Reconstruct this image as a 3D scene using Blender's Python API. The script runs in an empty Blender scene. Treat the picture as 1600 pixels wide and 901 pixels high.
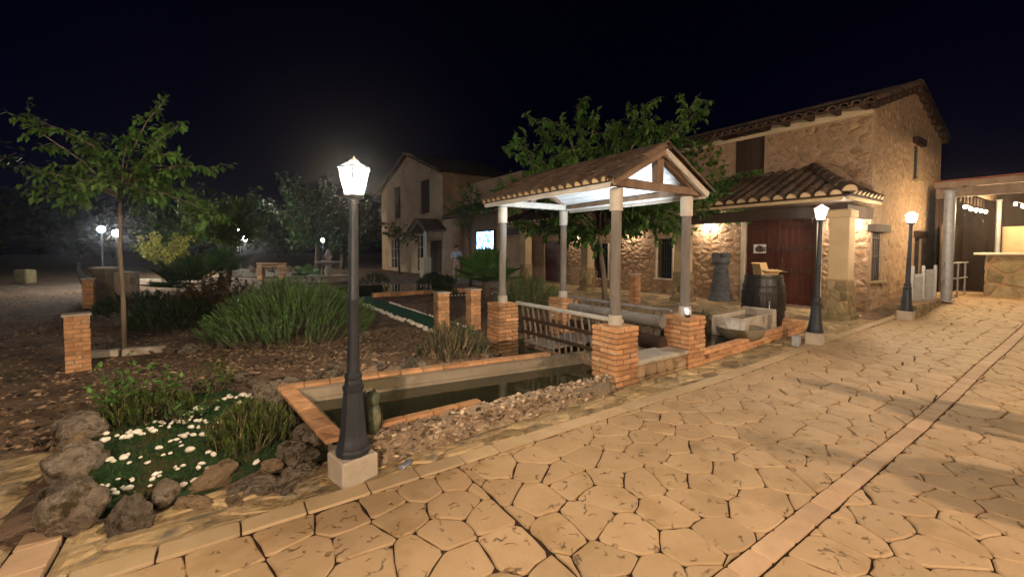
import bpy, bmesh, math, random
from mathutils import Vector, Matrix, noise
random.seed(7)
R_ = math.radians
sc = bpy.context.scene
C = sc.collection
# ------------------------------------------------------------------ camera, sky, moon, exposure
YAW = R_(34.3)
cam = bpy.data.cameras.new('camera'); camo = bpy.data.objects.new('camera', cam); C.objects.link(camo)
camo.location = (0, 0, 1.6)
camo.rotation_euler = (R_(90 - 2.2), 0, -YAW)
cam.sensor_width = 36.0; cam.lens = 36.0 * 660 / 1600; cam.shift_y = -35.0 / 1600
cam.clip_start = 0.05; cam.clip_end = 1000
sc.camera = camo
world = bpy.data.worlds.new('World'); sc.world = world; world.use_nodes = True
wn = world.node_tree; wn.nodes.clear()
sky = wn.nodes.new('ShaderNodeTexSky'); sky.sky_type = 'NISHITA'; sky.sun_disc = False
sky.sun_elevation = R_(14.0); sky.sun_rotation = R_(-60)
bg = wn.nodes.new('ShaderNodeBackground'); bg.inputs[1].default_value = 0.00010
wo = wn.nodes.new('ShaderNodeOutputWorld')
tn = wn.nodes.new('ShaderNodeMix'); tn.data_type = 'RGBA'; tn.blend_type = 'MULTIPLY'; tn.inputs[0].default_value = 1.0; tn.inputs[7].default_value = (0.05, 0.05, 1.0, 1)
wn.links.new(sky.outputs[0], tn.inputs[6]); wn.links.new(tn.outputs[2], bg.inputs[0]); wn.links.new(bg.outputs[0], wo.inputs[0])
sun = bpy.data.lights.new('moon', 'SUN'); sun.energy = 0.012; sun.angle = R_(0.5); sun.color = (0.75, 0.82, 1.0)
suno = bpy.data.objects.new('moon', sun); C.objects.link(suno); suno.rotation_euler = (R_(50), 0, R_(-75))
vs = sc.view_settings; vs.view_transform = 'Standard'; vs.look = 'None'; vs.exposure = 3.25; vs.gamma = 1.0
vs.use_curve_mapping = False
sc.render.engine = 'CYCLES'
cy = sc.cycles
cy.use_denoising = True; cy.use_adaptive_sampling = True; cy.adaptive_threshold = 0.02
cy.max_bounces = 6; cy.diffuse_bounces = 3; cy.glossy_bounces = 3; cy.transmission_bounces = 4; cy.transparent_max_bounces = 12
cy.sample_clamp_indirect = 4.0; cy.caustics_reflective = False; cy.caustics_refractive = False
try: cy.use_light_tree = True
except Exception: pass
FW = Vector((math.sin(YAW), math.cos(YAW), 0)); RT = Vector((math.cos(YAW), -math.sin(YAW), 0))

# ------------------------------------------------------------------ mesh helpers
class MB:
    def __init__(s): s.v = []; s.f = []; s.t = []
    def add(s, vs, fs, M=None):
        o = len(s.v)
        s.v += [tuple(M @ Vector(p)) if M is not None else tuple(p) for p in vs]
        s.f += [tuple(i + o for i in f) for f in fs]
    def box(s, c, d, rz=0, M=None):
        x, y, z = d[0]/2, d[1]/2, d[2]/2
        vs = [(-x,-y,-z),(x,-y,-z),(x,y,-z),(-x,y,-z),(-x,-y,z),(x,-y,z),(x,y,z),(-x,y,z)]
        fs = [(0,3,2,1),(4,5,6,7),(0,1,5,4),(1,2,6,5),(2,3,7,6),(3,0,4,7)]
        T = Matrix.Translation(c) @ (M if M is not None else Matrix.Rotation(rz, 4, 'Z'))
        s.add(vs, fs, T); return s
    def bbox(s, c, d, b=0.006, rz=0, M=None, jit=0.0):
        x, y, z = d[0]/2, d[1]/2, d[2]/2
        vs = []; idx = {}
        for sx in (-1, 1):
            for sy in (-1, 1):
                for sz in (-1, 1):
                    j = [random.uniform(-jit, jit) for _ in range(3)]
                    for k in range(3):
                        p = [sx*(x-b)+j[0], sy*(y-b)+j[1], sz*(z-b)+j[2]]
                        p[k] += (sx, sy, sz)[k]*b
                        idx[(sx, sy, sz, k)] = len(vs); vs.append(tuple(p))
        I = lambda a, b_, c_, k: idx[(a, b_, c_, k)]
        fs = []
        for q in (-1, 1):
            fs.append([I(q,-1,-1,0),I(q,1,-1,0),I(q,1,1,0),I(q,-1,1,0)])
            fs.append([I(-1,q,-1,1),I(1,q,-1,1),I(1,q,1,1),I(-1,q,1,1)])
            fs.append([I(-1,-1,q,2),I(1,-1,q,2),I(1,1,q,2),I(-1,1,q,2)])
            for r in (-1, 1):
                fs.append([I(-1,q,r,1),I(1,q,r,1),I(1,q,r,2),I(-1,q,r,2)])
                fs.append([I(q,-1,r,0),I(q,1,r,0),I(q,1,r,2),I(q,-1,r,2)])
                fs.append([I(q,r,-1,0),I(q,r,1,0),I(q,r,1,1),I(q,r,-1,1)])
                for t in (-1, 1): fs.append([I(q,r,t,0),I(q,r,t,1),I(q,r,t,2)])
        # orient outward
        out = []
        for f in fs:
            p = [Vector(vs[i]) for i in f]; n = (p[1]-p[0]).cross(p[2]-p[0]); cc = sum(p, Vector())/len(p)
            out.append(f if n.dot(cc) > 0 else f[::-1])
        T = Matrix.Translation(c) @ (M if M is not None else Matrix.Rotation(rz, 4, 'Z'))
        s.add(vs, out, T); return s
    def tube(s, pts, rads, n=8, cap=True):
        pts = [Vector(p) for p in pts]
        if not isinstance(rads, (list, tuple)): rads = [rads]*len(pts)
        o = len(s.v); ref = None
        for i, p in enumerate(pts):
            d = (pts[min(i+1, len(pts)-1)] - pts[max(i-1, 0)])
            d = d.normalized() if d.length > 1e-9 else Vector((0, 0, 1))
            if ref is None: ref = d.orthogonal().normalized()
            a = (ref - d*ref.dot(d)); a = a.normalized() if a.length > 1e-6 else d.orthogonal().normalized(); ref = a
            b = d.cross(a)
            for k in range(n):
                t = 2*math.pi*k/n
                s.v.append(tuple(p + (a*math.cos(t) + b*math.sin(t))*rads[i]))
        for i in range(len(pts)-1):
            for k in range(n):
                s.f.append((o+i*n+k, o+i*n+(k+1) % n, o+(i+1)*n+(k+1) % n, o+(i+1)*n+k))
        if cap:
            s.f.append(tuple(o+k for k in range(n))[::-1]); m = o+(len(pts)-1)*n
            s.f.append(tuple(m+k for k in range(n)))
        return s
    def lathe(s, prof, c=(0, 0, 0), n=24, M=None, ph=0.0, cap=True):
        o = len(s.v); T = Matrix.Translation(c) @ (M if M is not None else Matrix())
        for r, z in prof:
            for k in range(n):
                t = 2*math.pi*k/n + ph
                s.v.append(tuple(T @ Vector((r*math.cos(t), r*math.sin(t), z))))
        for i in range(len(prof)-1):
            for k in range(n):
                s.f.append((o+i*n+k, o+i*n+(k+1) % n, o+(i+1)*n+(k+1) % n, o+(i+1)*n+k))
        if cap:
            s.f.append(tuple(o+k for k in range(n))[::-1]); m = o+(len(prof)-1)*n
            s.f.append(tuple(m+k for k in range(n)))
        return s
    def piece(s, poly, h, bev, T, base=0.0, tilt=0.0, dome=0.0):
        """flat stone: polygon in local xy, bevelled rim, top at height h; T maps local to world"""
        n = len(poly)
        cxx = sum(p[0] for p in poly)/n; cyy = sum(p[1] for p in poly)/n
        tx, ty = random.uniform(-tilt, tilt), random.uniform(-tilt, tilt)
        v = []; size = max(0.05, sum(math.hypot(p[0]-cxx, p[1]-cyy) for p in poly)/n)
        k = max(0.3, 1 - bev/size)
        for x, y in poly: v.append((x, y, base))
        for x, y in poly: v.append((x, y, h - bev*0.7 + (x-cxx)*tx + (y-cyy)*ty))
        for x, y in poly:
            X, Y = cxx+(x-cxx)*k, cyy+(y-cyy)*k
            v.append((X, Y, h + (X-cxx)*tx + (Y-cyy)*ty))
        f = []
        for r in range(2):
            for i in range(n):
                j = (i+1) % n
                f.append((r*n+i, r*n+j, (r+1)*n+j, (r+1)*n+i))
        if dome:
            v.append((cxx, cyy, h+dome)); 
            for i in range(n): f.append((2*n+i, 2*n+(i+1) % n, 3*n))
        else: f.append(tuple(2*n+i for i in range(n)))
        s.add(v, f, T); return s
    def mesh(s, name, mat, smooth=False, ang=40):
        me = bpy.data.meshes.new(name); me.from_pydata(s.v, [], s.f)
        if s.t:
            a = me.attributes.new('tint', 'FLOAT', 'POINT')
            a.data.foreach_set('value', s.t[:len(s.v)] + [0.5]*(len(s.v)-len(s.t)))
        if smooth:
            me.polygons.foreach_set('use_smooth', [True]*len(me.polygons))
            if ang: me.set_sharp_from_angle(angle=R_(ang))
        if mat: me.materials.append(MAT[mat])
        me.update(); return me
    def build(s, name, mat, parent=None, smooth=False, ang=40, kind=None):
        o = bpy.data.objects.new(name, s.mesh(name, mat, smooth, ang)); C.objects.link(o)
        if parent is not None: o.parent = parent
        if kind: o['kind'] = kind
        return o
def tag(o, label, cat, group=None):
    o['label'] = label; o['category'] = cat
    if group: o['group'] = group
    return o
def thing(name, label, cat, loc=(0, 0, 0), rz=0, group=None):
    o = bpy.data.objects.new(name, None); C.objects.link(o); o.empty_display_size = 0.2
    o.location = loc; o.rotation_euler = (0, 0, rz); return tag(o, label, cat, group)
def inst(name, me, parent=None, loc=(0, 0, 0), rz=0, M=None, scale=None):
    o = bpy.data.objects.new(name, me); C.objects.link(o)
    if parent is not None: o.parent = parent
    if M is not None: o.matrix_local = M
    else:
        o.location = loc; o.rotation_euler = (0, 0, rz)
        if scale: o.scale = scale
    return o
def dup(root, loc, rz, label, group=None, scale=None):
    r = root.copy(); C.objects.link(r); r.location = loc; r.rotation_euler = (0, 0, rz); r['label'] = label
    if group: r['group'] = group
    if scale: r.scale = (scale,)*3
    def rec(a, b):
        for ch in list(a.children):
            c = ch.copy(); C.objects.link(c); c.parent = b; rec(ch, c)
    rec(root, r); return r
def struct(o): o['kind'] = 'structure'; return o

# ------------------------------------------------------------------ materials
MAT = {}
def mat(name, c1, c2, scale=4.0, rough=0.85, bump=0.25, bscale=30.0, rnd=0.18, c3=None, c3s=1.2, c3t=0.55, metal=0.0, coord='obj',
        spec=0.3, crack=None, tint=False, transl=0.0, detail=5.0, bdist=0.01, stretch=None):
    m = bpy.data.materials.new(name); m.use_nodes = True; nt = m.node_tree; N = nt.nodes; Lk = nt.links
    p = N['Principled BSDF']; p.inputs['Roughness'].default_value = rough; p.inputs['Metallic'].default_value = metal
    p.inputs['Specular IOR Level'].default_value = spec
    tc = N.new('ShaderNodeTexCoord'); oi = N.new('ShaderNodeObjectInfo')
    if coord == 'obj':
        vm = N.new('ShaderNodeVectorMath'); vm.operation = 'MULTIPLY_ADD'
        cv = N.new('ShaderNodeCombineXYZ')
        for i in range(3): Lk.new(oi.outputs['Random'], cv.inputs[i])
        vm.inputs[1].default_value = (37.0, 53.0, 71.0); Lk.new(cv.outputs[0], vm.inputs[0]); Lk.new(tc.outputs['Object'], vm.inputs[2]); src = vm.outputs[0]
    else:
        g = N.new('ShaderNodeNewGeometry'); src = g.outputs['Position']
    if stretch:
        mp = N.new('ShaderNodeMapping'); mp.inputs['Scale'].default_value = stretch; Lk.new(src, mp.inputs[0]); src = mp.outputs[0]
    def noi(sc_, det=detail, ro=0.6):
        n = N.new('ShaderNodeTexNoise'); n.inputs['Scale'].default_value = sc_; n.inputs['Detail'].default_value = det; n.inputs['Roughness'].default_value = ro
        Lk.new(src, n.inputs['Vector']); return n.outputs['Fac']
    def ramp(fac, a, b, ca=(0, 0, 0, 1), cb=(1, 1, 1, 1)):
        r = N.new('ShaderNodeValToRGB'); r.color_ramp.elements[0].position = a; r.color_ramp.elements[1].position = b
        r.color_ramp.elements[0].color = ca; r.color_ramp.elements[1].color = cb; Lk.new(fac, r.inputs[0]); return r.outputs[0]
    def mix(f, a, b, mode='MIX'):
        x = N.new('ShaderNodeMix'); x.data_type = 'RGBA'; x.blend_type = mode
        if isinstance(f, float): x.inputs[0].default_value = f
        else: Lk.new(f, x.inputs[0])
        for k, q in ((6, a), (7, b)):
            if isinstance(q, tuple): x.inputs[k].default_value = q
            else: Lk.new(q, x.inputs[k])
        return x.outputs[2]
    col = ramp(noi(scale), 0.3, 0.7, (*c1, 1), (*c2, 1))
    if c3: col = mix(ramp(noi(c3s, 3), c3t, c3t+0.12), col, (*c3, 1))
    h = noi(bscale, 6)
    if crack:
        # thin irregular creases: |noise-0.5| small, only in patches
        cs, cw, cc = crack
        a = N.new('ShaderNodeMath'); a.operation = 'SUBTRACT'; Lk.new(noi(cs, 2.5, 0.5), a.inputs[0]); a.inputs[1].default_value = 0.5
        b = N.new('ShaderNodeMath'); b.operation = 'ABSOLUTE'; Lk.new(a.outputs[0], b.inputs[0])
        line = ramp(b.outputs[0], 0.0, cw, (1, 1, 1, 1), (0, 0, 0, 1))
        msk = ramp(noi(cs*0.9+3.1, 2), 0.53, 0.62)
        lm = mix(1.0, line, msk, 'MULTIPLY')
        col = mix(lm, col, (*cc, 1))
        hh = N.new('ShaderNodeMath'); hh.operation = 'MULTIPLY_ADD'; Lk.new(lm, hh.inputs[0]); hh.inputs[1].default_value = -1.2; Lk.new(h, hh.inputs[2]); h = hh.outputs[0]
    if rnd or tint:
        mr = N.new('ShaderNodeMapRange'); mr.inputs[3].default_value = 1-rnd*1.3; mr.inputs[4].default_value = 1+rnd
        if tint:
            at = N.new('ShaderNodeAttribute'); at.attribute_name = 'tint'; Lk.new(at.outputs['Fac'], mr.inputs[0])
        else: Lk.new(oi.outputs['Random'], mr.inputs[0])
        cv2 = N.new('ShaderNodeVectorMath'); cv2.operation = 'SCALE'; Lk.new(col, cv2.inputs[0]); Lk.new(mr.outputs[0], cv2.inputs['Scale']); col = cv2.outputs[0]
    Lk.new(col, p.inputs['Base Color'])
    if bump:
        bn = N.new('ShaderNodeBump'); bn.inputs['Strength'].default_value = bump; bn.inputs['Distance'].default_value = bdist
        Lk.new(h, bn.inputs['Height']); Lk.new(bn.outputs[0], p.inputs['Normal'])
    if transl:
        t = N.new('ShaderNodeBsdfTranslucent'); Lk.new(col, t.inputs[0]); ms = N.new('ShaderNodeMixShader'); ms.inputs[0].default_value = transl
        Lk.new(p.outputs[0], ms.inputs[1]); Lk.new(t.outputs[0], ms.inputs[2]); Lk.new(ms.outputs[0], N['Material Output'].inputs[0])
    MAT[name] = m; return m
def emis(name, col, st, transp=0.0):
    m = bpy.data.materials.new(name); m.use_nodes = True; nt = m.node_tree; nt.nodes.clear()
    e = nt.nodes.new('ShaderNodeEmission'); e.inputs[0].default_value = (*col, 1); e.inputs[1].default_value = st
    o = nt.nodes.new('ShaderNodeOutputMaterial')
    if transp:
        t = nt.nodes.new('ShaderNodeBsdfTransparent'); a = nt.nodes.new('ShaderNodeAddShader'); t.inputs[0].default_value = (transp,)*3+(1,)
        nt.links.new(t.outputs[0], a.inputs[0]); nt.links.new(e.outputs[0], a.inputs[1]); nt.links.new(a.outputs[0], o.inputs[0])
    else: nt.links.new(e.outputs[0], o.inputs[0])
    MAT[name] = m; return m
mat('stamped', (0.40, 0.270, 0.142), (0.49, 0.342, 0.196), 3.0, 0.62, 0.6, 22, 0.07, c3=(0.36, 0.24, 0.12), c3s=2.6, crack=(7.5, 0.028, (0.13, 0.075, 0.035)), spec=0.35)
mat('stamped_band', (0.44, 0.29, 0.175), (0.55, 0.385, 0.24), 5, 0.65, 0.4, 26, 0.12)
mat('stamped_edge', (0.44, 0.32, 0.18), (0.54, 0.40, 0.24), 5, 0.65, 0.4, 26, 0.10)
mat('joint', (0.022, 0.013, 0.007), (0.05, 0.03, 0.016), 6, 0.9, 0.4, 40, 0, coord='pos')
mat('flag', (0.30, 0.215, 0.11), (0.52, 0.385, 0.205), 6, 0.75, 1.0, 13, 0.36, c3=(0.20, 0.165, 0.11), c3s=4.5, c3t=0.52, bdist=0.05)
mat('flag_mortar', (0.30, 0.215, 0.11), (0.50, 0.38, 0.21), 9, 0.9, 1.0, 26, 0, coord='pos', c3=(0.17, 0.12, 0.065), c3s=3.2, bdist=0.05)
mat('soil', (0.13, 0.082, 0.052), (0.30, 0.20, 0.13), 11, 0.95, 1.0, 30, 0, coord='pos', c3=(0.115, 0.085, 0.055), c3s=1.7, c3t=0.5, bdist=0.06)
mat('gravel', (0.11, 0.072, 0.045), (0.32, 0.225, 0.14), 2, 0.9, 0.4, 40, 0.75, tint=True)
mat('leaf_litter', (0.16, 0.09, 0.03), (0.32, 0.22, 0.09), 2, 0.9, 0.0, 40, 0.5, tint=True)
mat('rock', (0.23, 0.18, 0.13), (0.52, 0.43, 0.325), 2.2, 0.9, 1.0, 5, 0.25, c3=(0.13, 0.095, 0.045), c3s=1.6, c3t=0.53, bdist=0.25)
mat('rock_warm', (0.30, 0.20, 0.11), (0.50, 0.37, 0.23), 2.2, 0.9, 0.9, 5, 0.2, c3=(0.17, 0.115, 0.06), c3s=1.6, c3t=0.56, bdist=0.2)
mat('pebble', (0.70, 0.64, 0.53), (0.86, 0.80, 0.68), 8, 0.6, 0.1, 30, 0.10)
mat('turf', (0.016, 0.05, 0.010), (0.045, 0.115, 0.022), 5, 0.7, 0, 40, 0.5, tint=True, coord='pos', c3=(0.08, 0.075, 0.02), c3s=3.0, c3t=0.54)
mat('turf_base', (0.012, 0.030, 0.010), (0.028, 0.06, 0.02), 12, 0.95, 0.8, 90, 0, coord='pos', c3=(0.07, 0.042, 0.022), c3s=3.5, c3t=0.52)
mat('turf_path', (0.010, 0.075, 0.035), (0.02, 0.12, 0.05), 8, 0.8, 0.8, 120, 0, coord='pos')
mat('brick', (0.42, 0.205, 0.095), (0.62, 0.35, 0.175), 9, 0.8, 0.7, 32, 0.24, c3=(0.50, 0.36, 0.23), c3s=7, c3t=0.56, bdist=0.02)
mat('brick_coping', (0.40, 0.20, 0.095), (0.57, 0.32, 0.16), 6, 0.8, 0.7, 30, 0.2, c3=(0.32, 0.19, 0.10), c3s=5, c3t=0.55, bdist=0.02)
mat('mortar', (0.24, 0.155, 0.085), (0.34, 0.235, 0.14), 12, 0.95, 0.6, 50, 0)
mat('concrete', (0.36, 0.31, 0.245), (0.50, 0.44, 0.35), 5, 0.85, 0.5, 30, 0.08, c3=(0.25, 0.21, 0.16), c3s=3)
mat('basin_concrete', (0.20, 0.165, 0.115), (0.31, 0.26, 0.19), 4, 0.8, 0.5, 24, 0.08, c3=(0.10, 0.08, 0.045), c3s=2.0, c3t=0.5)
mat('tile', (0.075, 0.048, 0.034), (0.165, 0.105, 0.068), 6, 0.85, 0.6, 35, 0.28, c3=(0.07, 0.06, 0.045), c3s=4, c3t=0.52)
mat('tile_end', (0.42, 0.32, 0.18), (0.55, 0.43, 0.26), 8, 0.9, 0.5, 40, 0.12)
mat('wood_dark', (0.030, 0.017, 0.011), (0.060, 0.035, 0.021), 6, 0.7, 0.4, 30, 0.15, stretch=(1, 1, 0.2))
mat('wood_brown', (0.13, 0.085, 0.055), (0.24, 0.165, 0.11), 7, 0.8, 0.6, 24, 0.15, stretch=(1, 1, 0.25))
mat('wood_grey', (0.13, 0.115, 0.10), (0.24, 0.215, 0.19), 7, 0.8, 0.6, 22, 0.12, stretch=(1, 1, 0.18))
mat('wood_pale', (0.40, 0.37, 0.32), (0.56, 0.52, 0.46), 6, 0.75, 0.4, 22, 0.10)
mat('plank_white', (0.55, 0.56, 0.55), (0.72, 0.72, 0.70), 5, 0.6, 0.3, 26, 0.08)
mat('sleeve', (0.40, 0.37, 0.31), (0.50, 0.46, 0.39), 6, 0.6, 0.25, 30, 0.06)
mat('iron', (0.014, 0.019, 0.027), (0.024, 0.031, 0.041), 6, 0.5, 0.3, 60, 0, spec=0.5)
mat('iron_plain', (0.03, 0.03, 0.032), (0.055, 0.052, 0.05), 8, 0.55, 0.2, 50, 0, spec=0.4)
mat('steel', (0.22, 0.225, 0.23), (0.32, 0.325, 0.33), 8, 0.5, 0.1, 40, 0, metal=0.2)
mat('grey_paint', (0.34, 0.34, 0.33), (0.44, 0.44, 0.42), 8, 0.5, 0.1, 40, 0.05)
mat('white_paint', (0.66, 0.66, 0.63), (0.78, 0.78, 0.74), 8, 0.5, 0.1, 40, 0.05)
mat('stone_wall', (0.29, 0.185, 0.11), (0.42, 0.29, 0.185), 6, 0.9, 1.0, 16, 0.16, c3=(0.33, 0.185, 0.095), c3s=3.5, c3t=0.55, bdist=0.045)
mat('wall_mortar', (0.29, 0.195, 0.12), (0.40, 0.285, 0.185), 4, 0.95, 1.0, 16, 0, coord='pos', c3=(0.30, 0.20, 0.11), c3s=1.4, bdist=0.03)
mat('far_wall', (0.34, 0.235, 0.15), (0.44, 0.315, 0.205), 2.5, 0.95, 0.6, 14, 0, coord='pos', c3=(0.29, 0.195, 0.12), c3s=0.9, bdist=0.02)
mat('plaster', (0.46, 0.365, 0.235), (0.53, 0.43, 0.285), 3, 0.9, 0.3, 24, 0.04)
mat('plaster_yellow', (0.40, 0.30, 0.17), (0.47, 0.36, 0.215), 3, 0.9, 0.3, 24, 0.04)
mat('plaster_pale', (0.50, 0.45, 0.36), (0.60, 0.54, 0.44), 3, 0.9, 0.3, 24, 0.04)
mat('column_stone', (0.15, 0.12, 0.06), (0.33, 0.26, 0.14), 5, 0.85, 0.7, 18, 0.28, bdist=0.02)
mat('door_wood', (0.052, 0.015, 0.010), (0.095, 0.029, 0.018), 6, 0.5, 0.4, 26, 0.08, stretch=(1, 1, 0.15))
mat('black', (0.008, 0.008, 0.008), (0.014, 0.013, 0.012), 6, 0.6, 0, 20, 0)
mat('stud', (0.02, 0.016, 0.014), (0.035, 0.028, 0.024), 6, 0.45, 0, 20, 0, spec=0.5)
mat('barrel_wood', (0.009, 0.007, 0.006), (0.022, 0.016, 0.012), 8, 0.42, 0.4, 30, 0, stretch=(1, 1, 0.15), spec=0.5)
mat('barrel_hoop', (0.02, 0.02, 0.02), (0.05, 0.045, 0.04), 9, 0.5, 0.3, 40, 0, metal=0.4)
mat('rook_grey', (0.06, 0.065, 0.075), (0.11, 0.115, 0.125), 9, 0.75, 0.7, 30, 0.15)
mat('cardboard', (0.46, 0.31, 0.15), (0.55, 0.38, 0.19), 6, 0.85, 0.15, 50, 0)
mat('terracotta', (0.36, 0.15, 0.06), (0.46, 0.21, 0.09), 5, 0.8, 0.3, 30, 0)
mat('wicker', (0.28, 0.10, 0.035), (0.42, 0.17, 0.065), 30, 0.6, 0.5, 90, 0)
mat('owl_green', (0.06, 0.075, 0.045), (0.15, 0.17, 0.105), 14, 0.7, 0.9, 40, 0, c3=(0.24, 0.22, 0.15), c3s=9, c3t=0.54)
mat('bark', (0.15, 0.115, 0.08), (0.27, 0.215, 0.16), 8, 0.9, 0.8, 24, 0, stretch=(1, 1, 0.3), bdist=0.02)
mat('bark_dark', (0.07, 0.05, 0.035), (0.13, 0.095, 0.07), 8, 0.9, 0.8, 24, 0, stretch=(1, 1, 0.3))
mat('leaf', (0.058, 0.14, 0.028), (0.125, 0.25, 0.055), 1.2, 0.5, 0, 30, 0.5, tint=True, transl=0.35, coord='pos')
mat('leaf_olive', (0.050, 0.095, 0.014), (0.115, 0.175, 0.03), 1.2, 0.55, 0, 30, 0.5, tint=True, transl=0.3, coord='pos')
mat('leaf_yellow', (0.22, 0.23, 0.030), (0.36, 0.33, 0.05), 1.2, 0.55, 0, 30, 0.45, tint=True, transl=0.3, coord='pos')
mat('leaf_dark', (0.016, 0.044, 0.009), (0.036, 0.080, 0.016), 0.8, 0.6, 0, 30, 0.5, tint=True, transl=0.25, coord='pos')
mat('leaf_red', (0.055, 0.038, 0.014), (0.11, 0.075, 0.024), 2, 0.55, 0, 30, 0.6, tint=True, transl=0.3, coord='pos')
mat('rosemary', (0.09, 0.20, 0.055), (0.21, 0.37, 0.115), 2, 0.6, 0, 30, 0.5, tint=True, transl=0.2, coord='pos')
mat('lavender', (0.075, 0.10, 0.05), (0.17, 0.18, 0.095), 2, 0.6, 0, 30, 0.5, tint=True, transl=0.2, coord='pos')
mat('straw', (0.22, 0.15, 0.08), (0.36, 0.27, 0.16), 2, 0.8, 0, 30, 0.4, tint=True, coord='pos')
mat('palm', (0.045, 0.12, 0.03), (0.10, 0.21, 0.06), 2, 0.45, 0, 30, 0.5, tint=True, transl=0.2, coord='pos')
mat('skin', (0.42, 0.26, 0.18), (0.46, 0.29, 0.2), 5, 0.6, 0, 30, 0)
mat('hair', (0.02, 0.014, 0.010), (0.03, 0.02, 0.015), 20, 0.6, 0.3, 60, 0)
mat('shirt', (0.42, 0.47, 0.62), (0.50, 0.55, 0.70), 6, 0.9, 0.3, 40, 0)
mat('trousers', (0.40, 0.34, 0.27), (0.48, 0.42, 0.34), 6, 0.9, 0.3, 40, 0)
mat('shoe', (0.3, 0.28, 0.26), (0.38, 0.36, 0.33), 6, 0.7, 0, 40, 0)
mat('wall_rough', (0.23, 0.16, 0.10), (0.52, 0.40, 0.275), 16, 0.95, 1.0, 26, 0, coord='pos', c3=(0.13, 0.08, 0.04), c3s=8, c3t=0.56, bdist=0.06)
mat('small_stone', (0.25, 0.175, 0.11), (0.54, 0.43, 0.31), 2, 0.9, 0.5, 30, 0.75, tint=True)
mat('plastic_grey', (0.30, 0.31, 0.32), (0.38, 0.39, 0.40), 6, 0.6, 0.1, 30, 0)
mat('can_blue', (0.22, 0.26, 0.36), (0.42, 0.46, 0.55), 14, 0.35, 0.6, 30, 0, metal=0.5)
mat('red_sheet', (0.20, 0.05, 0.035), (0.28, 0.08, 0.05), 6, 0.6, 0.2, 30, 0)
mat('paper', (0.72, 0.71, 0.70), (0.80, 0.79, 0.78), 6, 0.6, 0, 30, 0)
mat('ink', (0.05, 0.03, 0.035), (0.16, 0.10, 0.11), 14, 0.6, 0, 30, 0)
m = mat('water', (0.016, 0.018, 0.009), (0.04, 0.038, 0.02), 1.5, 0.04, 0.06, 6, 0, coord='pos', spec=0.6, bdist=0.02)
m = mat('glass_dark', (0.012, 0.014, 0.02), (0.02, 0.022, 0.03), 1.5, 0.08, 0, 6, 0, spec=0.6)
emis('lamp_pane', (1.0, 0.95, 0.86), 0.10, 0.80)
emis('roof_pane', (1.0, 0.95, 0.86), 0.15, 0.22)
emis('lamp_bulb', (1.0, 0.93, 0.8), 60.0)
emis('cool_bulb', (0.72, 0.88, 1.0), 40.0)
emis('led_lens', (0.75, 0.90, 1.0), 2.5)
emis('globe', (1.0, 0.95, 0.85), 9.0, 0.6)
emis('string_bulb', (1.0, 0.78, 0.45), 30.0)
emis('phone_glow', (0.7, 0.85, 1.0), 6.0)
def screen_mat():
    m = bpy.data.materials.new('screen'); m.use_nodes = True; nt = m.node_tree; nt.nodes.clear(); N = nt.nodes
    tc = N.new('ShaderNodeTexCoord'); n = N.new('ShaderNodeTexNoise'); n.inputs['Scale'].default_value = 5.0; n.inputs['Detail'].default_value = 4
    r = N.new('ShaderNodeValToRGB'); e = r.color_ramp.elements; e[0].position = 0.38; e[0].color = (0.02, 0.10, 0.32, 1); e[1].position = 0.62; e[1].color = (0.75, 0.92, 1, 1)
    x = r.color_ramp.elements.new(0.5); x.color = (0.16, 0.42, 0.85, 1)
    em = N.new('ShaderNodeEmission'); em.inputs[1].default_value = 0.95; o = N.new('ShaderNodeOutputMaterial')
    nt.links.new(tc.outputs['Object'], n.inputs['Vector']); nt.links.new(n.outputs['Fac'], r.inputs[0]); nt.links.new(r.outputs[0], em.inputs[0]); nt.links.new(em.outputs[0], o.inputs[0])
    MAT['screen'] = m
screen_mat()
def light(name, parent, loc, watts, col=(1.0, 0.80, 0.56), rad=0.05, spot=None, rot=None):
    l = bpy.data.lights.new(name, 'SPOT' if spot else 'POINT'); l.energy = watts; l.color = col; l.shadow_soft_size = rad
    if spot: l.spot_size = R_(spot); l.spot_blend = 0.6
    o = bpy.data.objects.new(name, l); C.objects.link(o); o.parent = parent; o.location = loc
    if rot: o.rotation_euler = rot
    return o

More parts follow.
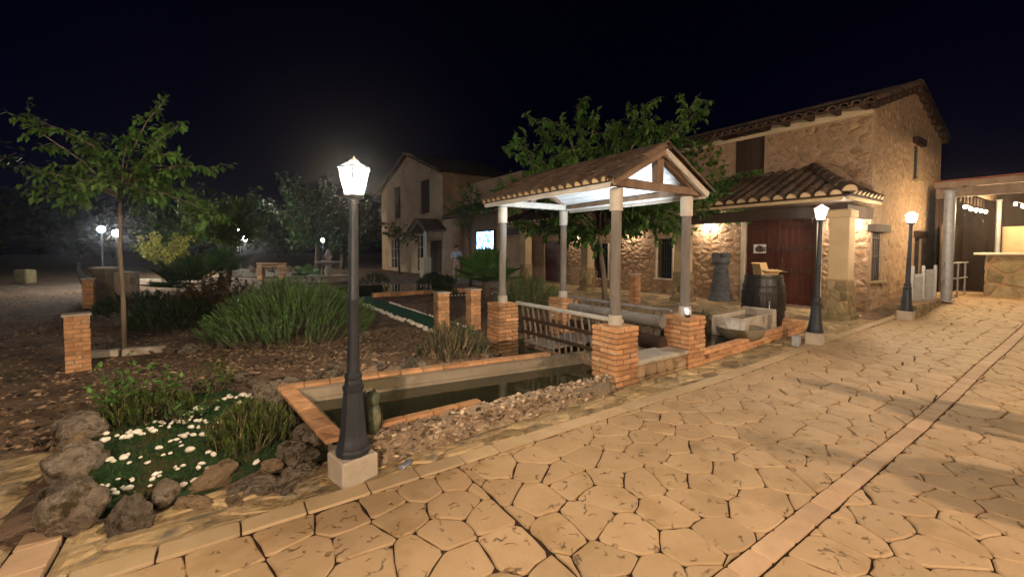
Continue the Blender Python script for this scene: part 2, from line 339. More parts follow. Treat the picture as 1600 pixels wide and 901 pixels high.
# ------------------------------------------------------------------ polygon helpers
def clip(poly, nx, ny, d):                      # keep nx*x+ny*y <= d
    out = []
    for i in range(len(poly)):
        a, b = poly[i], poly[(i+1) % len(poly)]
        da, db = nx*a[0]+ny*a[1]-d, nx*b[0]+ny*b[1]-d
        if da <= 0: out.append(a)
        if da*db < 0:
            t = da/(da-db); out.append((a[0]+(b[0]-a[0])*t, a[1]+(b[1]-a[1])*t))
    return out
def area(p): return 0.5*sum(p[i][0]*p[(i+1) % len(p)][1]-p[(i+1) % len(p)][0]*p[i][1] for i in range(len(p)))
def voronoi(x0, x1, y0, y1, sx, sy, jit=0.42, rng=random):
    """irregular cells over a rectangle from a jittered staggered grid of spacing sx, sy"""
    nx = max(1, round((x1-x0)/sx)); ny = max(1, round((y1-y0)/sy)); sx = (x1-x0)/nx; sy = (y1-y0)/ny
    S = {}
    for j in range(-2, ny+2):
        for i in range(-2, nx+3):
            S[(i, j)] = (x0+(i+0.5+(0.5 if j % 2 else 0)-0.25+rng.uniform(-jit, jit))*sx, y0+(j+0.5+rng.uniform(-jit, jit))*sy)
    cells = []
    for (i, j), s in S.items():
        poly = [(x0, y0), (x1, y0), (x1, y1), (x0, y1)]
        for dj in range(-2, 3):
            for di in range(-2, 3):
                q = S.get((i+di, j+dj))
                if q is None or (di == 0 and dj == 0): continue
                ax, ay = 1/sx, 1/sy             # measure in cell units so the stones are longer along x
                nx_, ny_ = (q[0]-s[0])*ax*ax, (q[1]-s[1])*ay*ay
                poly = clip(poly, nx_, ny_, nx_*(s[0]+q[0])/2+ny_*(s[1]+q[1])/2)
                if len(poly) < 3: break
            if len(poly) < 3: break
        if len(poly) >= 3 and abs(area(poly)) > 0.02*sx*sy: cells.append(poly)
    return cells
def inset(poly, g):
    """move every edge inwards by g"""
    if area(poly) < 0: poly = poly[::-1]
    out = list(poly)
    for i in range(len(poly)):
        a, b = poly[i], poly[(i+1) % len(poly)]; dx, dy = b[0]-a[0], b[1]-a[1]; l = math.hypot(dx, dy)
        if l < 1e-6: continue
        n = (dy/l, -dx/l)
        out = clip(out, n[0], n[1], n[0]*a[0]+n[1]*a[1]-g)
        if len(out) < 3: return []
    return out
def soften(poly, cut=0.18, wob=0.0, rng=random):
    """cut the corners and let the long edges wander a little"""
    out = []
    n = len(poly)
    for i in range(n):
        p, a, b = poly[i], poly[i-1], poly[(i+1) % n]
        la, lb = math.hypot(a[0]-p[0], a[1]-p[1]), math.hypot(b[0]-p[0], b[1]-p[1])
        if la < 1e-5 or lb < 1e-5: continue
        ca, cb = min(cut*la, 0.05), min(cut*lb, 0.05)
        out.append((p[0]+(a[0]-p[0])*ca/la, p[1]+(a[1]-p[1])*ca/la))
        out.append((p[0]+(b[0]-p[0])*cb/lb, p[1]+(b[1]-p[1])*cb/lb))
        if wob and lb > 0.12:
            w = rng.uniform(-wob, wob); m_ = ((p[0]+b[0])/2, (p[1]+b[1])/2)
            out.append((m_[0]+(b[1]-p[1])/lb*w, m_[1]-(b[0]-p[0])/lb*w))
    return out
def minus_rect(poly, r):
    """cut an opening (x0,x1,y0,y1) out of a stone: keep the biggest piece beside it"""
    x0, x1, y0, y1 = r
    xs = [p[0] for p in poly]; ys = [p[1] for p in poly]
    if max(xs) <= x0 or min(xs) >= x1 or max(ys) <= y0 or min(ys) >= y1: return poly
    best = []
    for c in ((1, 0, x0), (-1, 0, -x1), (0, 1, y0), (0, -1, -y1)):
        q = clip(poly, *c)
        if len(q) >= 3 and (not best or abs(area(q)) > abs(area(best))): best = q
    return best
def rock_mesh(name, mtl, seed, sub=3, rough=0.33, flat=0.0):
    bm = bmesh.new(); bmesh.ops.create_icosphere(bm, subdivisions=sub, radius=1.0)
    o = Vector((seed*13.7, seed*5.1, seed*9.3))
    for v in bm.verts:
        d = v.co.normalized()
        k = 1 + rough*noise.noise(d*1.1+o) + rough*0.6*noise.noise(d*2.4+o) + rough*0.35*noise.noise(d*5+o) + rough*0.22*noise.noise(d*10+o)
        # flat broken faces
        for q in range(8):
            n = Vector((math.sin(seed*3.1+q*2.3), math.cos(seed*1.7+q*4.1), math.sin(seed*2.9+q*1.3)*0.8)).normalized()
            t = d.dot(n)*k
            if t > 0.66: k *= (0.66/t)*0.8+0.2
        v.co = d*k
    me = bpy.data.meshes.new(name); bm.to_mesh(me); bm.free()
    me.polygons.foreach_set('use_smooth', [True]*len(me.polygons)); me.materials.append(MAT[mtl]); return me
def gz(x, y):                                    # the drive climbs gently towards the bar
    def sm(a, b, t): t = max(0, min(1, (t-a)/(b-a))); return t*t*(3-2*t)
    return 0.10*sm(5.0, 9.0, x) + 0.05*sm(9, 12, x) + 0.30*sm(11.6, 15.5, x)
# ------------------------------------------------------------------ laying stones
def seen_key(p):
    d = p.dot(FW); l = p.dot(RT)
    return p.length + (0 if d > 0.3 and abs(l) < 1.28*d else 500)
def lay(cells, parent, name, mtl, to_world, h=0.0, base=-0.02, bev=0.008, gap=0.005, limit=300, stuff_name=None, wob=0.006, tilt=0.0, dome=0.0, cut=0.16, hj=0.0):
    """each cell becomes a stone of its own; past the limit the far ones are joined into one part"""
    rows = []
    for c in cells:
        c = inset(c, gap)
        if len(c) < 3 or abs(area(c)) < 0.0015: continue
        c = soften(c, cut, wob)
        if area(c) < 0: c = c[::-1]
        x = sum(p[0] for p in c)/len(c); y = sum(p[1] for p in c)/len(c)
        rows.append((seen_key(to_world(x, y, h)), c, (x, y)))
    rows.sort(key=lambda r: r[0])
    rest = MB()
    for i, (k, c, (x, y)) in enumerate(rows):
        mb = MB() if i < limit else rest
        n0 = len(mb.v)
        mb.piece(c, h+random.uniform(-hj, hj), bev, None, base, tilt, dome)
        if i < limit:
            o = to_world(x, y, 0)
            mb.v = [tuple(to_world(*p)-o) for p in mb.v]
            ob = mb.build(name, mtl, parent); ob.location = o
        else:
            tv = random.random()
            for q in range(n0, len(mb.v)): mb.v[q] = tuple(to_world(*mb.v[q]))
    if rest.v: rest.build(stuff_name or name+'_far', mtl, parent, kind='stuff')
ground_w = lambda x, y, z: Vector((x, y, z+gz(x, y)))

# ------------------------------------------------------------------ ground and earth
def axis(a, b, dense0, dense1, st):
    v = [dense0 + i*st for i in range(int((dense1-dense0)/st)+1)]
    s = st; x = dense0
    while x > a: s *= 1.5; x -= s; v.insert(0, x)
    s = st; x = v[-1]
    while x < b: s *= 1.5; x += s; v.append(x)
    return v
XS = axis(-110, 110, -7.0, 13.0, 0.2); YS = axis(-60, 150, 2.9, 20.9, 0.2)
XS = sorted(set(round(x, 3) for x in XS) | {0.5, 3.5, 5.2}); YS = sorted(set(round(y, 3) for y in YS) | {2.89, 3.3, 4.9, 3.6, 5.9})
def soil_z(x, y):
    if y < 2.88: return gz(x, y)-0.10
    k = 1 if y < 30 else 0.3
    n = 0.030*noise.noise(Vector((x*0.9, y*0.9, 0.3))) + 0.016*noise.noise(Vector((x*2.7, y*2.7, 4.3)))
    if x > 6.6 and y < 17: return gz(x, y)-0.06 + 0.2*n
    if y < 3.4: return -0.045 + 0.2*n
    if -1.05 < x < 0.75 and 3.2 < y < 5.9: return 0.02+0.2*n
    if x < -0.95 and y < 6.0: return -0.03 + n*(0.2 if y < 4.6 else 0.6)
    up = 0.10*max(0, 1-abs(y-5.6)/1.0) if 0.2 < x < 3.4 else 0     # stony bank behind the pool
    return 0.02 + n*k + up
mb = MB(); W = len(XS)
for y in YS:
    for x in XS: mb.v.append((x, y, soil_z(x, y)))
for j in range(len(YS)-1):
    for i in range(W-1):
        x, y = (XS[i]+XS[i+1])/2, (YS[j]+YS[j+1])/2
        if 0.5 < x < 3.5 and 3.3 < y < 4.9: continue
        if 3.49 < x < 5.2 and 3.6 < y < 5.9: continue
        mb.f.append((j*W+i, j*W+i+1, (j+1)*W+i+1, (j+1)*W+i))
struct(mb.build('ground', 'soil', smooth=True, ang=0))

# ------------------------------------------------------------------ stamped drive
mb = MB(); n = 40
for j, y in enumerate((-9.0, 2.9)):
    for i in range(n+1):
        x = -6.0+i*32.0/n; mb.v.append((x, y, gz(x, y)-0.014))
for i in range(n): mb.f.append((i, i+1, n+2+i, n+1+i))
drive = struct(mb.build('drive', 'joint'))
cells = []
for x0, x1 in ((-2.2, 1.4), (1.408, 17.0)):
    cells += voronoi(x0, x1, 1.115, 2.765, 0.285, 0.285, 0.34)
    cells += voronoi(x0, x1, -3.4, 0.98, 0.285, 0.285, 0.34)
lay(cells, drive, 'paving_stone', 'stamped', ground_w, h=0.0, base=-0.03, bev=0.009, gap=0.0046, limit=300, stuff_name='paving_stones_far', wob=0.011, tilt=0.005, cut=0.10)
band = []; x = -2.2
while x < 16.9:
    l = random.uniform(0.23, 0.27); band.append([(x, 0.985), (x+l, 0.985), (x+l, 1.11), (x, 1.11)]); x += l
lay(band, drive, 'band_brick', 'stamped_band', ground_w, h=0.002, base=-0.03, bev=0.006, gap=0.003, limit=60, stuff_name='band_bricks_far', wob=0.002, cut=0.05)
edge = []; x = -2.2
while x < 16.5:
    l = random.uniform(0.30, 0.44); edge.append([(x, 2.775), (x+l, 2.775), (x+l, 2.925), (x, 2.925)]); x += l
lay(edge, drive, 'edge_brick', 'stamped_edge', ground_w, h=0.004, base=-0.03, bev=0.007, gap=0.005, limit=50, stuff_name='edge_bricks_far', wob=0.003, cut=0.05)

# ------------------------------------------------------------------ flagstone strip and side path
mb = MB()
def strip(x0, x1, y0, y1, z, n=40):
    o = len(mb.v)
    for y in (y0, y1):
        for i in range(n+1):
            x = x0+(x1-x0)*i/n; mb.v.append((x, y, gz(x, y)+z))
    for i in range(n): mb.f.append((o+i, o+i+1, o+n+2+i, o+n+1+i))
strip(-0.76, 6.0, 2.925, 3.42, -0.016); strip(6.0, 11.2, 2.925, 3.36, -0.016); strip(-5.5, -0.98, 2.75, 4.85, -0.016)
walk = struct(mb.build('flagstone_walk', 'flag_mortar'))
cells = voronoi(-0.74, 3.55, 2.935, 3.38, 0.34, 0.17, 0.5) + voronoi(3.56, 10.9, 2.935, 3.34, 0.36, 0.17, 0.5) + voronoi(-4.6, -0.99, 2.78, 4.8, 0.40, 0.24, 0.5)
lay(cells, walk, 'flagstone', 'flag', ground_w, h=-0.004, base=-0.04, bev=0.02, gap=0.014, limit=220, stuff_name='flagstones_far', wob=0.025, tilt=0.04, hj=0.006, cut=0.22)
kerb = []
y = 2.80
while y < 4.5:
    l = random.uniform(0.2, 0.25); kerb.append([(-0.965, y), (-0.775, y), (-0.775, y+l), (-0.965, y+l)]); y += l
lay(kerb, walk, 'edge_brick', 'stamped_band', ground_w, h=0.006, base=-0.04, bev=0.007, gap=0.005, wob=0.003, cut=0.06)
# veranda floor slab in front of the farmhouse
mb = MB(); mb.bbox((10.75, 10.0, 0.05), (3.5, 13.2, 0.10), 0.01); mb.bbox((8.6, 9.6, 0.04), (1.0, 8.0, 0.085), 0.01)
ver = struct(mb.build('veranda_floor', 'flag_mortar'))
lay(voronoi(9.02, 12.45, 3.45, 16.5, 0.62, 0.45, 0.4), ver, 'flagstone', 'flag', lambda x, y, z: Vector((x, y, z+0.10)), h=0.008, base=-0.01, bev=0.01, gap=0.012, limit=120, stuff_name='flagstones_far', wob=0.01)

# ------------------------------------------------------------------ loose gravel and leaf litter on the earth
def scatter(name, mtl, n, region, smin, smax, flat=0.4, zf=soil_z, label=None, cat=None):
    mb = MB(); k = 0
    while k < n:
        x, y = region()
        if x is None: continue
        k += 1
        s = smin+(smax-smin)*random.random()**2.2; a = random.uniform(0, 6.28); z = zf(x, y)
        t = random.random(); q = random.randint(4, 6)
        top = [(x+math.cos(a+i*6.283/q)*s*random.uniform(0.6, 1), y+math.sin(a+i*6.283/q)*s*random.uniform(0.6, 1), z-0.004) for i in range(q)]
        o = len(mb.v); mb.v += top; mb.v.append((x+random.uniform(-.3, .3)*s, y+random.uniform(-.3, .3)*s, z+s*flat*random.uniform(0.5, 1.2)))
        for i in range(q): mb.f.append((o+i, o+(i+1) % q, o+q))
        mb.t += [t]*(q+1)
    o = mb.build(name, mtl, kind='stuff')
    if label: tag(o, label, cat)
    return o
def reg_left():
    d = random.uniform(0, 1)**1.6*15+3.4; l = random.uniform(-1.26, -0.1)*d
    p = FW*d+RT*l; x, y = p.x, p.y
    if y < 4.85 or (x > -1.2 and y < 6.0) or (x > -1 and y > 14): return None, None
    return x, y
def reg_bank():
    x = random.uniform(-0.9, 3.5); y = random.uniform(5.0, 8.0) 
    if x < 0.45 and y < 6: return None, None
    return x, y
scatter('gravel', 'gravel', 9000, reg_left, 0.010, 0.06, label='loose stony gravel and clods over the earth path', cat='gravel')
scatter('gravel', 'gravel', 4000, reg_bank, 0.008, 0.05, label='small loose stones on the bank behind the pool', cat='gravel')
scatter('leaf_litter', 'leaf_litter', 1500, reg_left, 0.015, 0.035, 0.25, label='dry fallen leaves scattered over the earth path', cat='leaf litter')

# ------------------------------------------------------------------ pool
pool = thing('pool', 'shallow rectangular pool with orange brick coping beside the drive', 'pool', (0, 0, 0))
A, B, Cc, D = Vector((0.62, 3.42, 0)), Vector((3.55, 3.36, 0)), Vector((3.60, 4.40, 0)), Vector((0.47, 4.86, 0))
mb = MB()                                        # inner walls and floor
def slab(p, q, inn, z0, z1, th):
    """upright slab along p-q, thickness th towards inn"""
    d = (q-p).normalized(); nn = Vector((-d.y, d.x, 0))
    if nn.dot(inn) < 0: nn = -nn
    pts = [p, q, q+nn*th, p+nn*th]
    v = [(a.x, a.y, z0) for a in pts]+[(a.x, a.y, z1) for a in pts]
    mb.add(v, [(0,1,2,3),(4,5,6,7),(0,1,5,4),(1,2,6,5),(2,3,7,6),(3,0,4,7)])
cen = (A+B+Cc+D)/4
slab(D+Vector((0.05,0,0)), Cc+Vector((1.7,-0.24,0)), Vector((0,-1,0)), -0.5, 0.172, 0.14)
slab(D+Vector((0.10,-.13,0)), Cc+Vector((1.7,-0.37,0)), Vector((0,-1,0)), -0.5, 0.085, 0.06)
slab(A+Vector((0.04,0,0)), D+Vector((0.04,-0.02,0)), Vector((1,0,0)), -0.5, 0.168, 0.10)
slab(A+Vector((0,-0.04,0)), B+Vector((0.02,-0.01,0)), Vector((0,-1,0)), -0.5, 0.115, 0.10)
mb.build('basin_wall', 'basin_concrete', pool)
def coping(p, q, w, zt, L0=0.25, th=0.035):
    d = (q-p); n = max(1, round(d.length/L0)); a = math.atan2(d.y, d.x)
    for i in range(n):
        l = d.length/n
        c = p+d*((i+0.5)/n)
        b_ = MB().bbox((0, 0, 0), (l-0.006, w, th), 0.006, jit=0.0015).build('coping_brick', 'brick_coping', pool)
        b_.location = (c.x, c.y, zt-th/2+random.uniform(-.002, .002)); b_.rotation_euler = (0, 0, a+random.uniform(-.006, .006))
coping(Vector((0.42, 4.88, 0)), Vector((3.62, 4.42, 0)), 0.13, 0.208)
coping(Vector((0.66, 3.28, 0)), Vector((0.49, 4.80, 0)), 0.15, 0.209)
coping(Vector((0.98, 3.375, 0)), Vector((1.95, 3.40, 0)), 0.08, 0.206)
mb = MB(); mb.add([(0.5, 3.3, 0.055), (5.2, 3.3, 0.055), (5.2, 5.95, 0.055), (0.4, 5.95, 0.055)], [(0, 1, 2, 3)])
struct(mb.build('water', 'water'))
# rough rubble wall along the front of the pool
mb = MB(); NX, NY = 200, 26
def wall_pt(u, v):
    x = 0.74+u*(3.66-0.74)
    yb, yt = 3.09+0.17*u, 3.385+0.01*u            # base line, inner top edge
    zt = 0.175-0.012*u
    # section: bulging face then a flat rough top
    if v < 0.5: t = v/0.5; y = yb+0.07*math.sin(t*1.57)+0.0*t; z = zt*(t**0.75)*0.92
    else: t = (v-0.5)/0.5; y = yb+0.07+(yt-yb-0.07)*t; z = zt*(0.92+0.08*t)
    nn = noise.noise(Vector((x*6, y*6+z*9, 1.0)))*0.030+noise.noise(Vector((x*15, y*15+z*20, 5.0)))*0.022+noise.noise(Vector((x*34, y*34+z*40, 2.0)))*0.012
    return (x, y-nn*(1 if v < 0.5 else 0.3), z+nn*(0.5 if v < 0.5 else 1.0))
for j in range(NY+1):
    for i in range(NX+1): mb.v.append(wall_pt(i/NX, j/NY))
for j in range(NY):
    for i in range(NX): o = j*(NX+1)+i; mb.f.append((o, o+1, o+NX+2, o+NX+1))
o = len(mb.v)
mb.build('rubble_wall', 'wall_rough', pool, smooth=True, ang=0)
mb = MB()
for k in range(900):
    u, v = random.random(), random.random()
    p = Vector(wall_pt(u, v)); s = random.uniform(0.008, 0.032)
    o = len(mb.v); t = random.random()
    for a in range(5): mb.v.append(tuple(p+Vector((math.cos(a*1.257+t*6)*s, math.sin(a*1.257+t*6)*s*0.8, random.uniform(-.5, .5)*s))))
    nrm = Vector((0, -0.8 if v < 0.5 else -0.1, 0.4 if v < 0.5 else 1))
    mb.v.append(tuple(p+nrm*s*0.34))
    for a in range(5): mb.f.append((o+a, o+(a+1) % 5, o+5))
    mb.t += [t]*6
mb.build('rubble_chips', 'small_stone', pool, kind='stuff')
rk = [rock_mesh('stone', 'rock_warm', s, 2, 0.35) for s in (1, 2, 3)]
for k in range(16):
    u = random.uniform(0.03, 0.98); v = random.choice((0.18, 0.3, 0.42)); p = wall_pt(u, v)
    inst('stone', rk[k % 3], pool, (p[0], p[1]+0.012, p[2]), random.uniform(0, 6), scale=(random.uniform(.03, .055), 0.025, random.uniform(.025, .04)))

ORD = ['first', 'second', 'third', 'fourth', 'fifth', 'sixth', 'seventh', 'eighth', 'ninth', 'tenth', 'eleventh', 'twelfth', 'thirteenth', 'fourteenth']
# ------------------------------------------------------------------ boulders round the planting bed
rocks = [rock_mesh('boulder', 'rock', s, 4, 0.40) for s in range(1, 7)]
rocks_w = [rock_mesh('boulder', 'rock_warm', s, 4, 0.42) for s in range(11, 15)]
def boulder(x, y, sx, sy, sz, label, k, warm=False, z=None, group=None, rz=None, cat='rock'):
    me = (rocks_w if warm else rocks)[k % (4 if warm else 6)]
    o = inst('boulder', me, None, (x, y, (soil_z(x, y) if z is None else z)+sz*0.55), random.uniform(0, 6) if rz is None else rz, scale=(sx*1.2, sy*1.2, sz*1.15))
    o.rotation_euler = (random.uniform(-.2, .2), random.uniform(-.2, .2), o.rotation_euler[2])
    return tag(o, label, cat, group)
boulder(-0.73, 3.40, .125, .115, .15, 'big mossy grey boulder at the front left corner of the planting bed', 0)
boulder(-0.49, 3.26, .125, .10, .125, 'pale broken boulder with a sharp top, second from the bed corner', 1)
boulder(-0.335, 3.40, .09, .08, .08, 'dark brown boulder between pale rocks at the front of the bed', 2)
boulder(-0.19, 3.31, .10, .065, .055, 'flat tan stone lying at the front rim of the bed', 3, True)
boulder(-0.07, 3.44, .12, .07, .075, 'smooth orange tan stone tilted at the front rim of the bed', 1, True)
boulder(0.06, 3.33, .08, .06, .06, 'small grey rock right of the orange stone at the bed front', 4)
boulder(-0.86, 3.72, .10, .10, .10, 'dark pitted rock behind the front corner boulder', 3)
boulder(-0.90, 4.10, .16, .13, .15, 'large grey lichen covered boulder on the left rim of the bed', 4)
boulder(-0.95, 4.45, .10, .09, .11, 'pale yellowish rock on the left rim of the bed', 2, True)
boulder(-1.02, 4.85, .15, .13, .16, 'rounded pale grey boulder at the back of the left rim', 5)
boulder(-1.12, 5.3, .13, .12, .12, 'brown boulder in shade behind the pale rim boulder', 0)
for i, (x, y, s, lab) in enumerate([(0.20, 3.24, .10, 'low grey slab of rock left of the near lamp plinth'), (0.34, 3.30, .08, 'rough grey rock beside the near lamp plinth'), (0.40, 3.50, .11, 'mossy round rock between plants and the near lamp'),
        (0.25, 3.44, .06, 'small angular rock with a pale face in the bed front'), (0.52, 3.42, .07, 'small grey rock under the pool corner by the lamp'), (0.56, 3.66, .10, 'large pale angular rock leaning on the pool end wall'), (0.53, 3.92, .08, 'grey rock stacked midway along the pool end wall'),
        (0.47, 4.15, .09, 'knobbly rock against the pool end wall'), (0.44, 4.42, .08, 'rock near the far end of the pool end wall'), (0.40, 4.68, .09, 'brown rock just below the far left pool corner'), (0.33, 4.98, .12, 'tall broken pale rock standing at the far left pool corner'), (0.30, 4.78, .08, 'dark upright rock beside the tall broken corner rock')]):
    boulder(x, y, s, s*0.8, s*(1.25 if i > 8 else 0.85), lab, i, i in (3,))
for i, (x, y, a, b, c, lab) in enumerate([(0.15, 3.30, .13, .07, .05, 'flat mossy rock slab at the front rim right of the orange stone'), (0.33, 3.17, .12, .06, .045, 'wide flat rock slab just left of the near lamp plinth'), (0.03, 3.20, .10, .05, .035, 'flat brown slab at the foot of the bed front'), (0.44, 3.33, .10, .08, .06, 'weathered rock behind the near lamp plinth'), (-0.02, 3.56, .06, .05, .05, 'dark small rock on the turf edge behind the orange stone')]):
    boulder(x, y, a, b, c, lab, i+1, i == 2)
for i, (x, y, s) in enumerate([(-0.27, 5.75, .13), (-0.09, 6.0, .10), (0.14, 5.95, .09), (-0.5, 5.75, .09), (0.02, 5.7, .07), (0.30, 5.6, .10)]):
    boulder(x, y, s, s*.8, s*.7, 'grey rock in the row behind the planting bed, %s from its left end' % ORD[[1, 3, 4, 0, 2, 5][i]], i, False, group='rocks behind the planting bed')
for i, (x, y, s) in enumerate([(0.50, 5.22, .13), (0.72, 5.18, .12), (0.95, 5.13, .13), (1.2, 5.12, .10), (1.42, 5.07, .12), (1.66, 5.04, .10), (1.85, 5.03, .12), (2.05, 4.98, .11), (2.3, 4.95, .09), (2.5, 4.93, .10), (0.62, 5.42, .10), (1.05, 5.36, .11), (1.55, 5.3, .10), (2.0, 5.24, .11)]):
    boulder(x, y, s, s*.85, s*.75, ('rough rock on the far pool edge, %s from the left pool corner' % ORD[i] if i < 10 else 'rough rock in the upper row of the pool bank, %s from the left' % ORD[i-10]), i+2, i % 5 == 4, group='bank rocks behind the pool')
for i, (x, y, s) in enumerate([(-0.71, 8.16, .10), (-0.47, 8.05, .13), (-0.28, 8.12, .09), (-0.07, 8.08, .10), (0.16, 8.03, .17), (0.40, 7.8, .12), (-0.9, 8.4, .10), (1.95, 8.1, .09), (2.11, 7.9, .10), (2.34, 7.87, .10), (2.55, 7.93, .11), (2.85, 7.75, .09), (3.05, 7.7, .08), (1.7, 8.0, .07)]):
    boulder(x, y, s, s*.75, s*.65, ('grey rock before the rosemary bush, %s from the young tree' % ORD[[1, 2, 3, 4, 5, 6, 0][i]] if i < 7 else 'grey rock between rosemary and brick pillar pair, %s from the left' % ORD[[1, 2, 3, 4, 5, 6, 0][i-7]]), i, False, group='border rocks by the rosemary')
for i, (x, y, s) in enumerate([(5.0, 6.75, .12), (5.3, 6.8, .14), (4.75, 6.7, .10), (5.6, 6.75, .13), (5.45, 6.55, .09)]):
    boulder(x, y, s, s*.8, s*.8, 'grey rock under the rosemary behind the pavilion, %s from the left' % ORD[[1, 2, 0, 4, 3][i]], i+1, False, group='rocks behind the pavilion')

# ------------------------------------------------------------------ planting bed: turf, pebbles
bedpoly = [(-0.86, 3.45), (-0.2, 3.36), (0.05, 3.45), (0.35, 3.55), (0.42, 4.3), (0.30, 5.0), (0.0, 5.6), (-0.6, 5.6), (-1.0, 5.0), (-0.95, 4.0)]
mb = MB(); mb.add([(x, y, 0.055) for x, y in bedpoly]+[(x, y, -0.02) for x, y in bedpoly], [tuple(range(10))]+[(i, (i+1) % 10, 10+(i+1) % 10, 10+i) for i in range(10)])
turf = struct(mb.build('turf', 'turf_base'))
def inside(x, y, P):
    c = False; j = len(P)-1
    for i in range(len(P)):
        if (P[i][1] > y) != (P[j][1] > y) and x < (P[j][0]-P[i][0])*(y-P[i][1])/(P[j][1]-P[i][1])+P[i][0]: c = not c
        j = i
    return c
mb = MB(); k = 0
while k < 12000:
    x, y = random.uniform(-1, 0.42), random.uniform(3.36, 5.6)
    if not inside(x, y, bedpoly): continue
    k += 1; h = random.uniform(0.012, 0.03); a = random.uniform(0, 6.28); w = 0.003
    dx, dy = math.cos(a)*w, math.sin(a)*w; lx, ly = random.uniform(-.012, .012), random.uniform(-.012, .012)
    o = len(mb.v); mb.v += [(x-dx, y-dy, .053), (x+dx, y+dy, .053), (x+lx, y+ly, .053+h)]; mb.f.append((o, o+1, o+2)); mb.t += [random.random()]*3
o = tag(mb.build('grass', 'turf', kind='stuff'), 'short green turf of the planting bed', 'grass')
PEB = [(-0.84,4.77),(-0.68,4.59),(-0.63,4.67),(-0.55,4.69),(-0.49,4.73),(-0.45,4.88),(-0.57,5.06),(-0.31,4.7),(-0.24,4.69),(-0.21,4.49),(-0.15,4.59),(-0.29,4.39),(-0.25,4.33),(-0.16,4.3),(-0.05,4.52),(-0.03,4.34),(-0.55,4.86),(-0.42,5.55),(-0.23,5.02),(-0.09,4.97),(-0.03,5.21),(0.07,5.19),(0.14,5.22),(0.2,5.21),(0.22,5.1),(0.1,5.01),(0.05,4.73),(0.33,4.61),(-0.63,4.18),(-0.7,4.11),(-0.49,3.94),(-0.4,4.03),(-0.37,4.04),(-0.31,3.75),(-0.27,3.75),(-0.17,3.66),(-0.12,3.6),(-0.09,3.61),(-0.25,4.02),(-0.62,3.78),(-0.54,3.73),(-0.68,3.73),(-0.62,3.63),(-0.42,3.65),(-0.42,3.55),(-0.31,3.48),(-0.19,3.46),(-0.25,3.45),(0.16,3.52),
       (-0.6,4.6),(-0.57,4.72),(-0.52,4.62),(-0.47,4.78),(-0.42,4.74),(-0.5,4.84),(-0.38,4.8),(-0.7,4.7),(-0.76,4.68),(-0.2,4.68),(-0.27,4.55),(-0.1,4.45),(-0.65,3.7),(-0.58,3.62),(-0.55,3.6),(-0.45,4.93),(-0.4,4.9),(0.0,5.28),(0.12,5.3),(-0.3,4.15),(-0.12,3.9),(-0.45,4.2)]
pm = [rock_mesh('pebble', 'pebble', s, 2, 0.34) for s in (21, 22, 23, 24)]
for q in range(60):                              # looser ones round the clusters
    a, b = random.choice(PEB); a += random.gauss(0, .06); b += random.gauss(0, .07)
    if inside(a, b, bedpoly): PEB.append((a, b))
for i, (x, y) in enumerate(PEB):
    s = random.choice((0.015, 0.018, 0.022, 0.026, 0.03, 0.038))*random.uniform(.85, 1.1)
    o = inst('white_pebble', pm[i % 4], None, (x+random.uniform(-.01, .01), y+random.uniform(-.01, .01), 0.070), random.uniform(0, 6), scale=(s*random.uniform(1, 1.3), s*random.uniform(.75, .95), s*random.uniform(.5, .75)))
    tag(o, 'smooth white pebble lying on the turf of the planting bed', 'pebble', 'white pebbles on the turf')
# turf path with white stone edges
mb = MB(); mb.bbox((3.6, 10.6, 0.02), (0.66, 7.4, 0.09), 0.005)
struct(mb.build('turf_path', 'turf_path'))
for i in range(46):
    o = inst('border_stone', pm[i % 4], None, (3.24+random.uniform(-.05, .05), 7.45+i*0.105+random.uniform(-.04, .04), 0.06), random.uniform(0, 6), scale=(random.uniform(.05, .08),)*2+(.045,))
    tag(o, 'white stone edging the near side of the green path', 'stone', 'white stones on the near path edge')
for i in range(40):
    o = inst('border_stone', pm[i % 4], None, (3.97+random.uniform(-.03, .03), 7.5+i*0.12, 0.055), random.uniform(0, 6), scale=(random.uniform(.035, .055),)*2+(.035,))
    tag(o, 'small white stone edging the far side of the green path', 'stone', 'white stones on the far path edge')
slb = thing('edging_slab', 'pair of pale concrete slabs edging the young tree pit', 'slab', (-1.28, 8.42, 0.05), R_(-8))
for q, l in ((-.28, .5), (.27, .52)): MB().bbox((q, 0, 0.03), (l, 0.14, 0.10), 0.012, jit=.006).build('slab', 'concrete', slb)
# garden pond beyond
mb = MB(); mb.add([(3.3, 14.4, 0.055), (6.9, 14.4, 0.055), (8.6, 18.4, 0.055), (3.6, 18.9, 0.055)], [(0, 1, 2, 3)])
struct(mb.build('pond_water', 'water'))
pond = thing('pond_edge', 'low orange brick edge of the dark garden pond', 'pond', (0, 0, 0))
for i in range(13):
    b_ = MB().bbox((0, 0, 0), (0.29, 0.2, 0.2), 0.01).build('brick', 'brick', pond); b_.location = (4.2+i*0.30, 14.2, 0.06)
for i in range(11):
    b_ = MB().bbox((0, 0, 0), (0.2, 0.44, 0.1), 0.01).build('brick', 'brick', pond); b_.location = (3.3+i*0.03, 14.6+i*0.45, 0.06)
for i in range(14):
    o = inst('border_stone', pm[i % 4], None, (6.2+i*0.12, 12.9-i*0.02, 0.06), random.uniform(0, 6), scale=(.05, .05, .035))
    tag(o, 'small white stone in the row before the fan palm', 'stone', 'white stones before the palm')
